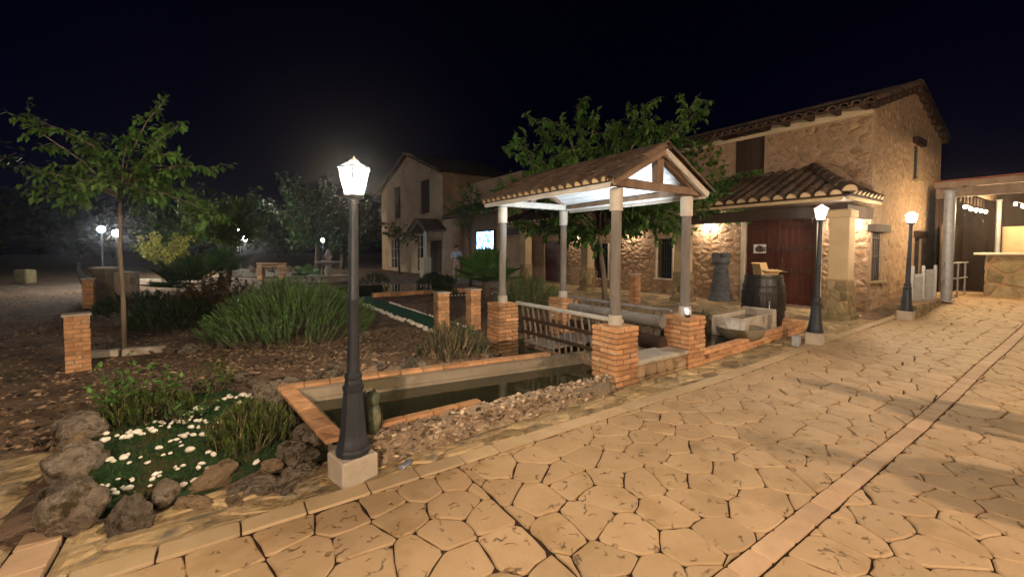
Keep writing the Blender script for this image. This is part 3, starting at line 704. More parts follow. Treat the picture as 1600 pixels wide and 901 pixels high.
# ------------------------------------------------------------------ farmhouse
HX = 12.5; HY0, HY1 = 3.45, 16.6; UPY = 11.0; EZ = 5.02; RX, RZ = 15.55, 6.0; HX1 = 18.6
house = thing('farmhouse', 'two storey stone farmhouse with tiled porch and big studded door', 'house', (0, 0, 0))
front_w = lambda a, b, c: Vector((HX-c, a, b))             # a along y, b height, c outwards
gable_w = lambda a, b, c: Vector((a, HY0-c, b))
DOOR = (4.52, 6.32, 0.0, 2.42); WIN1 = (8.72, 9.32, 0.62, 1.98); WIN2 = (11.6, 12.45, 0.46, 1.85); DOOR2 = (14.1, 15.65, 0, 2.0); UWIN = (5.85, 6.70, 3.70, 4.86)
GW1 = (12.62, 13.35, 0.85, 2.02); GW2 = (16.1, 16.75, 0.75, 1.95); GW3 = (15.72, 16.25, 3.55, 4.5)
def wall_with_holes(mb, tw, rects, holes, th):
    for (a0, a1, b0, b1) in rects:
        As = sorted({a0, a1}|{h[i] for h in holes for i in (0, 1) if a0 < h[i] < a1}); Bs = sorted({b0, b1}|{h[i] for h in holes for i in (2, 3) if b0 < h[i] < b1})
        for i in range(len(As)-1):
            for j in range(len(Bs)-1):
                ca, cb = (As[i]+As[i+1])/2, (Bs[j]+Bs[j+1])/2
                if any(h[0] < ca < h[1] and h[2] < cb < h[3] for h in holes): continue
                q = [(As[i], Bs[j]), (As[i+1], Bs[j]), (As[i+1], Bs[j+1]), (As[i], Bs[j+1])]
                o = len(mb.v); mb.v += [tuple(tw(*p, 0)) for p in q]; mb.f.append((o, o+1, o+2, o+3))
    for h in holes:                                          # reveals
        q = [(h[0], h[2]), (h[1], h[2]), (h[1], h[3]), (h[0], h[3])]
        for k in range(4):
            p, r = q[k], q[(k+1) % 4]; o = len(mb.v)
            mb.v += [tuple(tw(*p, 0)), tuple(tw(*r, 0)), tuple(tw(*r, -th)), tuple(tw(*p, -th))]; mb.f.append((o, o+1, o+2, o+3))
mb = MB(); FH = [DOOR, WIN1, WIN2, DOOR2, UWIN]
wall_with_holes(mb, front_w, [(HY0, UPY, 0, EZ), (UPY, HY1, 0, 3.9)], FH, 0.3)
front = mb.build('front_wall', 'wall_mortar', house)
mb = MB(); GH = [GW1, GW2, GW3]
wall_with_holes(mb, gable_w, [(HX, HX1, 0, EZ)], GH, 0.3)
mb.add([gable_w(HX, EZ, 0), gable_w(HX1, EZ, 0), gable_w(RX, RZ-0.04, 0)], [(0, 1, 2)])
gable = mb.build('gable_wall', 'wall_mortar', house)
mb = MB(); mb.add([(HX, UPY, 3.4), (HX1, UPY, 3.4), (HX1, UPY, EZ), (RX, UPY, RZ-.04), (HX, UPY, EZ)], [(0, 1, 2, 3, 4)])
mb.add([(HX1, HY0, 0), (HX1, HY1, 0), (HX1, HY1, 3.9), (HX1, UPY, 3.9), (HX1, UPY, EZ), (HX1, HY0, EZ)], [(0, 1, 2, 3, 4, 5)])
mb.add([(HX, HY1, 0), (HX1, HY1, 0), (HX1, HY1, 3.9), (HX, HY1, 3.9)], [(0, 1, 2, 3)]); mb.add([(HX, UPY, 3.9), (HX1, UPY, 3.9), (HX1, HY1, 3.9), (HX, HY1, 3.9)], [(0, 1, 2, 3)])
mb.build('back_wall', 'far_wall', house)
cells = [c for c in voronoi(HY0+.01, 14.0, 0.06, 3.3, 0.28, 0.19, 0.48)+voronoi(HY0+.01, UPY, 3.3, EZ-0.28, 0.30, 0.2, 0.48)]
fc = []
for c in cells:
    for hh in FH:
        g = 0.10 if hh is DOOR else 0.04
        if len(c) >= 3: c = minus_rect(c, (hh[0]-g, hh[1]+g, hh[2]-0.02, hh[3]+g))
    if len(c) >= 3: fc.append(c)
lay(fc, front, 'wall_stone', 'stone_wall', front_w, h=0.010, base=-0.02, bev=0.03, gap=0.012, limit=280, stuff_name='wall_stones_far', wob=0.018, dome=0.012, hj=0.010, cut=0.28, tilt=0.06)
gc = []
for c in voronoi(HX+.01, HX1, 0.06, RZ, 0.29, 0.2, 0.48):
    c = clip(c, (RZ-EZ)*-1/(RX-HX), 1, EZ-(RZ-EZ)*HX/(RX-HX)-0.06)
    if len(c) >= 3: c = clip(c, (RZ-EZ)/(HX1-RX), 1, RZ+(RZ-EZ)*RX/(HX1-RX)-0.06)
    for hh in GH:
        if len(c) >= 3: c = minus_rect(c, (hh[0]-.04, hh[1]+.04, hh[2]-0.04, hh[3]+.2))
    if len(c) >= 3: gc.append(c)
lay(gc, gable, 'wall_stone', 'stone_wall', gable_w, h=0.005, base=-0.02, bev=0.03, gap=0.012, limit=280, stuff_name='wall_stones_far', wob=0.018, dome=0.008, hj=0.006, cut=0.28, tilt=0.05)
# pale plaster band under the eaves, rafters, roof
mb = MB(); mb.box((HX-0.012, (HY0+UPY)/2, EZ-0.13), (0.03, UPY-HY0-0.02, 0.25)); mb.build('eave_band', 'plaster', house)
raft = MB().bbox((0, 0, 0), (0.42, 0.11, 0.15), 0.01).mesh('rafter', 'wood_dark')
y = HY0+0.12
while y < UPY:
    inst('rafter', raft, house, (HX-0.22, y, EZ-0.085)); y += 0.56
roof = MB()
sl = math.atan2(RZ-EZ, RX-HX)
def roof_slab(x0, z0, x1, z1, y0, y1, th):
    roof.add([(x0,y0,z0),(x1,y0,z1),(x1,y1,z1),(x0,y1,z0),(x0,y0,z0+th),(x1,y0,z1+th),(x1,y1,z1+th),(x0,y1,z0+th)], [(0,3,2,1),(4,5,6,7),(0,1,5,4),(1,2,6,5),(2,3,7,6),(3,0,4,7)])
k = (RZ-EZ)/(RX-HX)
roof_slab(HX-0.5, EZ-0.5*k, RX, RZ, HY0-0.14, UPY+0.2, 0.06)
k2 = (RZ-EZ)/(HX1-RX); roof_slab(RX+0.003, RZ, HX1+0.2, EZ-0.2*k2, HY0-0.14, UPY+0.2, 0.06)
roofo = roof.build('roof', 'wood_dark', house)
def half_tile(name, L, r0, r1, th=0.014, n=8, mtl='tile'):
    """curved clay tile along +x, crown up; r0 at x=0 (lower end), r1 at x=L"""
    mb = MB()
    for rr in (0, th):
        for x, r in ((0, r0), (L, r1)):
            for i in range(n+1):
                t = math.pi*i/n; mb.v.append((x, -math.cos(t)*(r-rr), math.sin(t)*(r-rr)))
    m_ = n+1
    for i in range(n):
        mb.f.append((i, i+1, m_+i+1, m_+i)); mb.f.append((2*m_+i, 3*m_+i, 3*m_+i+1, 2*m_+i+1))
        mb.f.append((i, 2*m_+i, 2*m_+i+1, i+1)); mb.f.append((m_+i, m_+i+1, 3*m_+i+1, 3*m_+i))
    return mb.mesh(name, mtl, smooth=True, ang=50)
def plug(r, name='tile_end'):
    mb = MB(); n = 8; v = [(0.01, -math.cos(math.pi*i/n)*r, math.sin(math.pi*i/n)*r) for i in range(n+1)]
    w = [(0.05, a, b) for _, a, b in v]; mb.add(v+w, [tuple(range(n+1))[::-1]]+[(i, i+1, n+2+i, n+1+i) for i in range(n)]); return mb.mesh(name, 'tile_end')
tileA = half_tile('tile', 0.46, 0.105, 0.09)
y = HY0-0.05; i = 0
while y < UPY+.15:                                          # eave tiles of the big roof
    M = Matrix.Translation((HX-0.56, y, EZ-0.5*k+0.03)) @ Matrix.Rotation(-sl, 4, 'Y')
    inst('tile', tileA, roofo, M=M); y += 0.235
for s, x0, x1 in ((1, HX-0.5, RX), (-1, HX1+0.2, RX)):      # verge tiles stepping up the gable
    L = math.hypot(RX-HX+.5, RZ-EZ+.1); nn = 9
    for q in range(nn):
        x = x0+(x1-x0)*q/nn; z = RZ-abs(x-RX)*(k if s > 0 else k2)+0.05
        M = Matrix.Translation((x, HY0-0.10, z)) @ (Matrix() if s > 0 else Matrix.Rotation(math.pi, 4, 'Z')) @ Matrix.Rotation(-sl, 4, 'Y')
        inst('tile', tileA, roofo, M=M)
ridge_t = half_tile('ridge_tile', 0.5, 0.13, 0.12)
for q in range(15): inst('ridge_tile', ridge_t, roofo, M=Matrix.Translation((RX, HY0-0.14+q*0.5, RZ+0.03)) @ Matrix.Rotation(math.pi/2, 4, 'Z'))
for q in range(16):                                         # dark stepped brackets under the verge
    x = HX-0.2+q*0.42; z = min(EZ+(x-HX)*k, RZ-(x-RX)*k2)-0.07
    b_ = MB().bbox((0, 0, 0), (0.17, 0.12, 0.13), 0.01).build('bracket', 'wood_dark', roofo); b_.location = (x, HY0-0.065, z)
# porch
PX, PZ0, PZ1 = 10.45, 2.72, 3.62
psl = math.atan2(PZ1-PZ0, HX-PX); PL = math.hypot(HX-PX, PZ1-PZ0)
PY0, HIP = 3.26, 1.40                                       # the open end of the porch roof is hipped
mb = MB(); mb.add([(PX, PY0, PZ0), (HX, PY0+HIP, PZ1), (HX, HY1, PZ1), (PX, HY1, PZ0), (HX, PY0, PZ0)], [(0, 1, 2, 3), (0, 4, 1), (0, 3, 2, 1, 4)])
porch = mb.build('porch_roof', 'wood_dark', house)
tileP = half_tile('tile', 0.44, 0.115, 0.098); pend = plug(0.098)
y = PY0+0.20
while y < 16.5:
    xmax = PX+(y-PY0)/HIP*(HX-PX)
    for q in range(6):
        d = q*0.39; x = PX-0.04+d*math.cos(psl)
        if (y > 10 and q > 2) or (q and x+0.28 > xmax): continue
        inst('tile', tileP, porch, M=Matrix.Translation((x, y, PZ0+0.015+d*math.sin(psl))) @ Matrix.Rotation(-psl, 4, 'Y'))
    inst('tile_end', pend, porch, M=Matrix.Translation((PX-0.045, y, PZ0+0.012)) @ Matrix.Rotation(-psl, 4, 'Y'))
    y += 0.275
esl = math.atan2(PZ1-PZ0, HIP); tileV = half_tile('tile', 0.40, 0.10, 0.088); vend = plug(0.084)
x = PX+0.22
while x < HX:
    ymax = PY0+(x-PX)/(HX-PX)*HIP
    for q in range(4):
        d = q*0.36; yy = PY0-0.04+d*math.cos(esl)
        if q and yy+0.25 > ymax: continue
        M = Matrix.Translation((x, yy, PZ0+0.015+d*math.sin(esl))) @ Matrix.Rotation(math.pi/2, 4, 'Z') @ Matrix.Rotation(-esl, 4, 'Y')
        inst('tile', tileV, porch, M=M)
        if q == 0: inst('tile_end', vend, porch, M=M)
    x += 0.235
hv = Vector((HX-PX, HIP, PZ1-PZ0)); hipm = half_tile('hip_tile', 0.5, 0.14, 0.12); hq = hv.to_track_quat('X', 'Z').to_matrix().to_4x4()
for q in range(6): inst('hip_tile', hipm, porch, M=Matrix.Translation(Vector((PX-0.06, PY0-0.04, PZ0+0.06))+hv*q/6.0) @ hq)
inst('tile_end', plug(0.125), porch, M=Matrix.Translation((PX-0.065, PY0-0.045, PZ0+0.06)) @ hq)
MB().bbox((11.47, PY0+0.02, PZ0-0.06), (2.0, 0.05, 0.07), 0.006).build('fascia', 'plaster_yellow', porch); MB().bbox((11.47, PY0+0.03, PZ0-0.005), (2.06, 0.10, 0.04), 0.005).build('gutter_board', 'wood_dark', porch)
mb = MB().bbox((PX+0.02, 9.96, PZ0-0.06), (0.05, 13.2, 0.07), 0.006); mb.build('fascia', 'plaster_yellow', porch)
mb = MB().bbox((PX+0.04, 9.97, PZ0-0.01), (0.10, 13.2, 0.04), 0.005); mb.build('gutter_board', 'wood_dark', porch)
mb = MB().bbox((10.95, 9.98, PZ0-0.28), (0.24, 13.2, 0.26), 0.01); mb.build('lintel_beam', 'wood_dark', porch)
mb = MB().bbox((11.78, 3.50, PZ0-0.28), (1.40, 0.2, 0.26), 0.01); mb.build('lintel_beam', 'wood_dark', porch)
pr = MB().bbox((0, 0, 0), (2.1, 0.10, 0.13), 0.008).mesh('rafter', 'wood_brown')
y = 4.8
while y < 16.4:
    inst('rafter', pr, porch, M=Matrix.Translation(((PX+HX)/2+0.08, y, (PZ0+PZ1)/2-0.075)) @ Matrix.Rotation(-psl, 4, 'Y')); y += 0.55
# porch columns: plaster above rubble
for i, y in enumerate((3.52, 7.3, 11.2, 15.0)):
    c = MB().bbox((10.98, y, 1.28), (0.36, 0.36, 2.36), 0.015).build('column', 'plaster_yellow', house)
    MB().bbox((10.98, y, 2.36), (0.44, 0.44, 0.16), 0.015).build('capital', 'plaster_yellow', c)
    core = MB().bbox((10.98, y, 0.52), (0.40, 0.40, 0.9), 0.01).build('column_base', 'mortar', house)
    for tw in (lambda a, b, cc, y=y: Vector((10.78-cc, y-0.2+a, b)), lambda a, b, cc, y=y: Vector((10.78+a, y-0.2-cc, b)), lambda a, b, cc, y=y: Vector((10.78+a, y+0.2+cc, b))):
        lay(voronoi(0.0, 0.4, 0.12, 0.96, 0.26, 0.24, 0.4), core, 'stone', 'column_stone', tw, h=0.018, base=-0.01, bev=0.02, gap=0.008, wob=0.008)
    MB().bbox((10.98, y, 0.16), (0.54, 0.54, 0.14), 0.02).build('foot_stone', 'column_stone', house)
# studded double door
mb = MB().box((HX+0.16, (DOOR[0]+DOOR[1])/2, 1.24), (0.04, 1.8, 2.4)); mb.build('door_backing', 'black', house)
dm = (DOOR[0]+DOOR[1])/2
for s in (-1, 1):
    leaf = MB()
    pl = 6; w = (DOOR[1]-DOOR[0])/2-0.01
    leaf.box((HX+0.13, dm+s*(w/2+0.004), 1.25), (0.03, w, 2.34)); d_ = leaf.build('door', 'door_wood', house)
    pm_ = MB().bbox((0, 0, 0), (0.03, w/pl-0.006, 2.33), 0.005).mesh('plank', 'door_wood')
    for q in range(pl): inst('plank', pm_, d_, (HX+0.105, dm+s*(0.006+(q+0.5)*w/pl), 1.25))
    rail = MB().bbox((0, 0, 0), (0.02, w-0.02, 0.12), 0.004).mesh('rail', 'door_wood')
    for z in (0.32, 1.03, 1.62, 2.22): inst('rail', rail, d_, (HX+0.085, dm+s*(w/2+0.004), z))
    stud = MB().lathe([(0.03, 0), (0.026, 0.012), (0.012, 0.02)], n=8, M=Matrix.Rotation(-math.pi/2, 4, 'Y')).mesh('stud', 'stud', True)
    for z in (1.06, 1.0, 1.65, 1.59):
        for q in range(8): inst('stud', stud, d_, (HX+0.073, dm+s*(0.07+q*(w-0.1)/7.3), z))
MB().bbox((HX+0.06, dm-0.06, 1.32), (0.03, 0.03, 0.12), 0.004).build('door_handle', 'iron_plain', house)
for yy in (DOOR[0]-0.05, DOOR[1]+0.05): MB().bbox((HX-0.012, yy, 1.26), (0.06, 0.11, 2.46), 0.008).build('door_jamb', 'plaster_pale', house)
MB().bbox((HX-0.02, dm, 2.55), (0.10, 2.3, 0.2), 0.01).build('door_lintel', 'wood_dark', house)
MB().box((HX+0.16, (DOOR2[0]+DOOR2[1])/2, 1.0), (0.04, 1.5, 2.0)).build('door_backing', 'black', house)
for s in (-1, 1):
    d_ = MB().bbox((HX+0.11, (DOOR2[0]+DOOR2[1])/2+s*0.375, 1.02), (0.05, 0.73, 1.94), 0.008).build('door', 'door_wood', house)
    for z in (0.5, 1.1, 1.65): MB().bbox((HX+0.075, (DOOR2[0]+DOOR2[1])/2+s*0.375, z), (0.03, 0.5, 0.4), 0.012).build('panel', 'door_wood', d_)
def grille(a0, a1, b0, b1, tw, pale=True, lintel=False, n=6):
    def bx(ca, cb, cc, da, db, dc, nm, mt, par):
        p = tw(ca, cb, cc); q = tw(ca+1, cb, cc)-p
        dims = (dc, da, db) if abs(q.y) > 0.5 else (da, dc, db)
        return MB().bbox(tuple(p), dims, 0.004).build(nm, mt, par)
    w_ = bx((a0+a1)/2, (b0+b1)/2, -0.22, a1-a0, b1-b0, 0.03, 'window', 'glass_dark', house)
    for i in range(n): bx(a0+(a1-a0)*(i+0.5)/n, (b0+b1)/2, -0.05, 0.02, b1-b0, 0.02, 'bar', 'iron_plain', w_)
    for q in ((0.12, 0.5, 0.88) if n else ()): bx((a0+a1)/2, b0+(b1-b0)*q, -0.05, a1-a0, 0.022, 0.03, 'cross_bar', 'iron_plain', w_)
    bx((a0+a1)/2, b0-0.025, 0.03, a1-a0+0.14, 0.05, 0.12, 'sill', 'plaster_pale' if pale else 'column_stone', w_)
    if pale:
        for aa in (a0-0.03, a1+0.03): bx(aa, (b0+b1)/2, 0.012, 0.06, b1-b0, 0.05, 'jamb', 'plaster_pale', w_)
    if not n:
        for q in (0.25, 0.75): bx(a0+(a1-a0)*q, (b0+b1)/2, -0.12, (a1-a0)/2-.012, b1-b0-.02, 0.04, 'dark_panel', 'wood_dark', w_)  # added dark panels, standing in for the unlit depth of the opening
    if lintel: bx((a0+a1)/2, b1+0.09, 0.03, a1-a0+0.35, 0.17, 0.16, 'lintel', 'wood_dark', w_)
grille(*WIN1, front_w); grille(*WIN2, front_w)
grille(*UWIN, front_w, False, True, 0); grille(*GW1, gable_w, False, True); grille(*GW2, gable_w, False, True); grille(*GW3, gable_w, False, True)
# poster on the door
po = thing('poster', 'small white poster with a dark picture on the studded door', 'poster', (HX+0.07, 5.95, 1.63))
MB().box((0, 0, 0), (0.004, 0.34, 0.25)).build('sheet', 'paper', po)
pi = MB(); pts = [(-.12, -.08), (.0, -.10), (.11, -.07), (.12, .02), (.06, .07), (.03, .1), (-.05, .08), (-.10, .03)]
pi.add([(-.004, a, b) for a, b in pts]+[(-.002, a, b) for a, b in pts], [tuple(range(8))]+[(i, (i+1) % 8, 8+(i+1) % 8, 8+i) for i in range(8)]); pi.build('printed_picture', 'ink', po)
# wall lanterns
def wall_lantern(y, z, label, watts):
    t = thing('wall_lantern', label, 'lamp', (HX-0.02, y, z))
    MB().bbox((-0.02, 0, -0.02), (0.03, 0.08, 0.18), 0.006).build('back_plate', 'iron_plain', t)
    MB().tube([(-0.03, 0, -0.08), (-0.10, 0, -0.12), (-0.16, 0, -0.09), (-0.17, 0, -0.03)], 0.009, 6).build('bracket', 'iron_plain', t, True)
    MB().lathe([(0.045, -0.02), (0.07, 0.13)], (-0.17, 0, 0), 6, cap=False).build('glass', 'globe', t)
    MB().lathe([(0.085, 0.13), (0.03, 0.19), (0.01, 0.22)], (-0.17, 0, 0), 6).build('cap', 'iron_plain', t)
    MB().lathe([(0.006, 0.02), (0.012, 0.045), (0.010, 0.075), (0.004, 0.09)], (-0.17, 0, 0), 10).build('bulb', 'lamp_bulb', t, True)
    light('lantern_light', t, (-0.17, 0, 0.065), watts, (1.0, 0.74, 0.50), 0.03)
WL = 14
wall_lantern(7.39, 2.28, 'bright wall lantern above the rook statue left of the studded door', WL)
wall_lantern(10.4, 2.28, 'wall lantern half hidden by leaves between the two barred windows', WL*0.8)
wall_lantern(3.88, 2.20, 'wall lantern hidden behind the right end porch column', WL*0.9)
wall_lantern(13.2, 2.28, 'far wall lantern behind the tree by the small red door', WL*0.6)
# far wing of the house
wing = thing('far_house', 'far plastered house with a gable and two tall dark windows', 'house', (0, 0, 0))
WX = 10.6
wing_w = lambda a, b, c: Vector((WX-c, a, b))
U1 = (29.8, 31.2, 3.9, 6.2); U2 = (24.6, 26.1, 3.9, 6.0); L1 = (29.9, 31.8, 0.25, 2.4); L2 = (25.0, 26.6, 0.2, 2.55); LD = (22.9, 24.6, 0.0, 2.15)
mb = MB(); wall_with_holes(mb, wing_w, [(22.7, 34.2, 0, 6.2)], [U1, U2, L1, L2, LD], 0.3)
mb.add([wing_w(22.7, 6.2, 0), wing_w(34.2, 6.2, 0), wing_w(28.2, 8.1, 0)], [(0, 1, 2)])
mb.add([(WX, 22.7, 0), (16, 22.7, 0), (16, 22.7, 6.2), (WX, 22.7, 6.2)], [(0, 1, 2, 3)]); mb.add([(WX, 34.2, 0), (16, 34.2, 0), (16, 34.2, 6.2), (WX, 34.2, 6.2)], [(0, 1, 2, 3)])
mb.build('gable_wall', 'far_wall', wing)
mb = MB(); wall_with_holes(mb, lambda a, b, c: Vector((11.9-c, a, b)), [(16.6, 22.7, 0, 5.4)], [], 0.3)
mb.add([(11.9, 16.6, 0), (16, 16.6, 0), (16, 16.6, 5.4), (11.9, 16.6, 5.4)], [(0, 1, 2, 3)]); mb.build('side_wall', 'far_wall', wing)
mb = MB()
for s, y0, z0 in ((1, 22.3, 6.05), (-1, 34.7, 6.05)):
    mb.add([(WX-.3, y0, z0), (16, y0, z0), (16, 28.2, 8.15), (WX-.3, 28.2, 8.15), (WX-.3, y0, z0+.12), (16, y0, z0+.12), (16, 28.2, 8.27), (WX-.3, 28.2, 8.27)], [(0,1,2,3),(4,5,6,7),(0,1,5,4),(1,2,6,5),(2,3,7,6),(3,0,4,7)])
rf = mb.build('roof', 'wood_dark', wing)
for q in range(26):
    y = 22.4+q*0.23; z = 6.1+(y-22.3)*2.1/5.9
    b_ = MB().bbox((0, 0, 0), (0.3, 0.13, 0.16), 0.01).build('verge_tile', 'tile', rf); b_.location = (WX-.25, y, z-0.02)
mb = MB(); mb.add([(10.55, 16.6, 3.35), (11.9, 16.6, 4.15), (11.9, 22.7, 4.15), (10.55, 22.7, 3.35), (10.55, 16.6, 3.42), (11.9, 16.6, 4.22), (11.9, 22.7, 4.22), (10.55, 22.7, 3.42)], [(0,3,2,1),(4,5,6,7),(0,1,5,4),(1,2,6,5),(2,3,7,6),(3,0,4,7)])
lr = mb.build('porch_roof', 'wood_dark', wing)
tileF = half_tile('tile', 0.5, 0.10, 0.09); pe2 = plug(0.085)
for q in range(25):
    M = Matrix.Translation((10.5, 16.7+q*0.245, 3.42)) @ Matrix.Rotation(R_(-30), 4, 'Y'); inst('tile', tileF, lr, M=M); inst('tile_end', pe2, lr, M=M)
    for w_ in (1, 2): inst('tile', tileF, lr, M=Matrix.Translation((10.5+w_*0.4, 16.7+q*0.245, 3.42+w_*0.237)) @ Matrix.Rotation(R_(-30), 4, 'Y'))
for (a0, a1, b0, b1), pale in ((U1, 0), (U2, 0), (L1, 1), (L2, 1)):
    w_ = MB().box(tuple(wing_w((a0+a1)/2, (b0+b1)/2, -0.25)), (0.03, a1-a0, b1-b0)).build('window', 'glass_dark', wing)
    if pale:
        for i in range(4): MB().box(tuple(wing_w(a0+(a1-a0)*i/3, (b0+b1)/2, 0.03)), (0.03, 0.035, b1-b0)).build('bar', 'white_paint', w_)
        for i in range(4): MB().box(tuple(wing_w((a0+a1)/2, b0+(b1-b0)*i/3, 0.03)), (0.034, a1-a0, 0.03)).build('bar', 'white_paint', w_)
    else:
        for i in (0, 1): MB().bbox(tuple(wing_w(a0+(a1-a0)*(0.25+0.5*i), (b0+b1)/2, -0.1)), (0.04, (a1-a0)/2-.02, b1-b0-.02), 0.01).build('dark_panel', 'wood_dark', w_)
d_ = MB().bbox(tuple(wing_w((LD[0]+LD[1])/2, 1.07, -0.1)), (0.06, 1.7, 2.14), 0.01).build('door', 'wood_dark', wing)
for s in (-1, 1): MB().bbox(tuple(wing_w((LD[0]+LD[1])/2+s*.42, 1.1, -0.05)), (0.03, 0.6, 1.7), 0.02).build('panel', 'wood_dark', d_)
cp = MB(); 
for s in (-1, 1):
    y0 = 23.6+s*1.35
    cp.add([(9.3, y0, 2.62), (WX, y0, 2.62), (WX, 23.6, 3.3), (9.3, 23.6, 3.3), (9.3, y0, 2.72), (WX, y0, 2.72), (WX, 23.6, 3.4), (9.3, 23.6, 3.4)], [(0,1,2,3),(4,5,6,7),(0,1,5,4),(1,2,6,5),(2,3,7,6),(3,0,4,7)])
cpo = cp.build('canopy', 'tile', wing)
for s in (-1, 1): MB().tube([(9.4, 23.6+s*1.3, 2.62), (9.4, 23.6, 3.25)], 0.06, 6).build('canopy_rafter', 'wood_grey', cpo)
tileC = half_tile('tile', 1.4, 0.1, 0.1)
for q in range(7):
    for s in (-1, 1): inst('tile', tileC, cpo, M=Matrix.Translation((9.35+q*0.2, 23.6+s*1.4, 2.72)) @ Matrix.Rotation(-s*math.pi/2, 4, 'Z') @ Matrix.Rotation(R_(-27), 4, 'Y'))
MB().bbox((9.4, 22.45, 1.9), (0.14, 0.14, 1.5), 0.01).build('canopy_post', 'wood_pale', wing); MB().bbox((9.4, 22.45, 0.6), (0.45, 0.6, 1.15), 0.02).build('post_base', 'plaster', wing)
tv = thing('television', 'glowing blue white television screen on the far house wall', 'television', (11.86, 19.9, 2.12))
MB().bbox((-0.02, 0, 0), (0.06, 1.9, 1.08), 0.01).build('frame', 'black', tv)
MB().box((-0.055, -0.12, 0.0), (0.008, 1.45, 0.94)).build('screen_panel', 'screen', tv)
MB().box((-0.055, 0.80, 0.0), (0.008, 0.24, 0.94)).build('side_strip', 'screen', tv)

# ------------------------------------------------------------------ brick pillars
def brick_shell(parent, side, courses, bl, bw, bh, z0, mtl='brick'):
    """pinwheel courses: four bricks round a mortar core"""
    me = [MB().bbox((0, 0, 0), (bl, bw, bh), 0.004, jit=0.0015).mesh('brick', mtl) for _ in range(4)]
    g = 0.009; out = side/2-bw/2
    for c in range(courses):
        z = z0+(c+0.5)*(bh+g)
        for q in range(4):
            off = side/2-bl/2
            x, y = (-off if c % 2 else off), -out
            a = q*math.pi/2
            X, Y = x*math.cos(a)-y*math.sin(a), x*math.sin(a)+y*math.cos(a)
            inst('brick', me[(c*3+q) % 4], parent, (X+random.uniform(-.003, .003), Y+random.uniform(-.003, .003), z), a+random.uniform(-.008, .008)+(math.pi if random.random() < .5 else 0))
    return z0+courses*(bh+g)
def pillar(x, y, label, h=0.80, rz=0.0, sc_=(0.74, 0.74, 1.0)):
    t = thing('brick_pillar', label, 'pillar', (x, y, soil_z(x, y)-0.03 if x < 8 else 0.10), rz)
    t.scale = sc_
    MB().box((0, 0, h/2), (0.275, 0.275, h)).build('mortar_core', 'mortar', t)
    ht = brick_shell(t, 0.30, 13, 0.19, 0.098, 0.052, 0.02)
    MB().bbox((0, 0, ht+0.013), (0.35, 0.35, 0.03), 0.006).build('cap_slab', 'concrete', t)
pillar(-1.62, 7.80, 'square orange brick pillar with stone cap at the left, beside the young tree', rz=R_(13), sc_=(0.80, 0.80, 0.93))
pillar(-3.05, 15.9, 'far brick pillar at the left with the heron statue behind it')
pillar(3.30, 7.15, 'brick pillar on the left of the pair by the green path')
pillar(4.12, 7.42, 'brick pillar on the right of the pair, nearest the pavilion')
pillar(9.35, 7.7, 'small brick pillar on the veranda between the pavilion posts')

# ------------------------------------------------------------------ pavilion
pav = thing('pavilion', 'open wooden pavilion with tiled gable roof on four brick pedestals', 'pavilion', (0, 0, 0))
PP = {'a': (3.90, 3.50), 'b': (5.32, 3.50), 'c': (3.98, 6.12), 'd': (5.36, 6.12)}
for kk, (x, y) in PP.items():
    z0 = -0.03
    core = MB().box((x, y, 0.33), (0.35, 0.35, 0.70)).build('pedestal', 'mortar', pav)
    me = [MB().bbox((0, 0, 0), (0.25, 0.125, 0.050), 0.005, jit=0.002).mesh('brick', 'brick') for _ in range(4)]
    for c in range(11):
        for q in range(4):
            off, out = 0.195-0.125, 0.195-0.0625
            lx, ly = (-off if c % 2 else off), -out; a = q*math.pi/2
            inst('brick', me[(c*3+q) % 4], core, (x+lx*math.cos(a)-ly*math.sin(a)+random.uniform(-.006, .006), y+lx*math.sin(a)+ly*math.cos(a)+random.uniform(-.006, .006), 0.0+(c+0.5)*0.063), a+random.uniform(-.01, .01))
    top = 0.69
    MB().box((x, y, 0.685), (0.25, 0.25, 0.02)).build('mortar_bed', 'brick', core)
    wob = [(x+random.uniform(-.008, .008), y+random.uniform(-.008, .008), z) for z in (top, 1.1, 1.5, 1.9, 2.34)]
    pst = MB().tube(wob, [0.066, 0.062, 0.06, 0.062, 0.06], 14).build('post', 'wood_grey', pav, True)
    MB().lathe([(0.082, 0), (0.085, 0.01), (0.08, 0.12), (0.066, 0.125)], (x, y, top), 18).build('foot_collar', 'sleeve', pst, True)
    MB().lathe([(0.068, 0), (0.078, 0.006), (0.082, 0.27), (0.07, 0.275)], (x, y, 2.06), 18).build('top_sleeve', 'sleeve', pst, True)
def beam(p, q, w, h, nm, mt, par=pav):
    p, q = Vector(p), Vector(q); d = q-p
    M = d.to_track_quat('X', 'Z').to_matrix().to_4x4()
    return MB().bbox(tuple((p+q)/2), (d.length, w, h), 0.008, M=M, jit=0.003).build(nm, mt, par)
beam((3.90, 3.476, 2.405), (3.98, 6.0, 2.405), 0.07, 0.06, 'side_beam', 'wood_pale'); beam((5.32, 3.476, 2.395), (5.36, 6.0, 2.395), 0.08, 0.07, 'side_beam', 'wood_brown')
XL, XR, XM, ZE, ZR = 3.64, 5.50, 4.57, 2.21, 2.69
for yy in (3.42, 6.06):
    beam((3.70, yy, 2.39), (5.50, yy, 2.39), 0.10, 0.10, 'tie_beam', 'wood_brown' if yy < 4 else 'wood_pale')
    beam((XM, yy, 2.443), (XM, yy, 2.77), 0.10, 0.12, 'king_post', 'wood_brown')
    beam((3.78, yy, 2.40), (XM-0.03, yy, 2.80), 0.09, 0.10, 'rafter', 'wood_brown'); beam((5.40, yy, 2.40), (XM+0.03, yy, 2.80), 0.09, 0.10, 'rafter', 'wood_brown')
beam((XM, 3.29, 2.78), (XM, 6.12, 2.78), 0.08, 0.07, 'ridge_beam', 'wood_brown')
Y0, Y1 = 3.31, 6.14
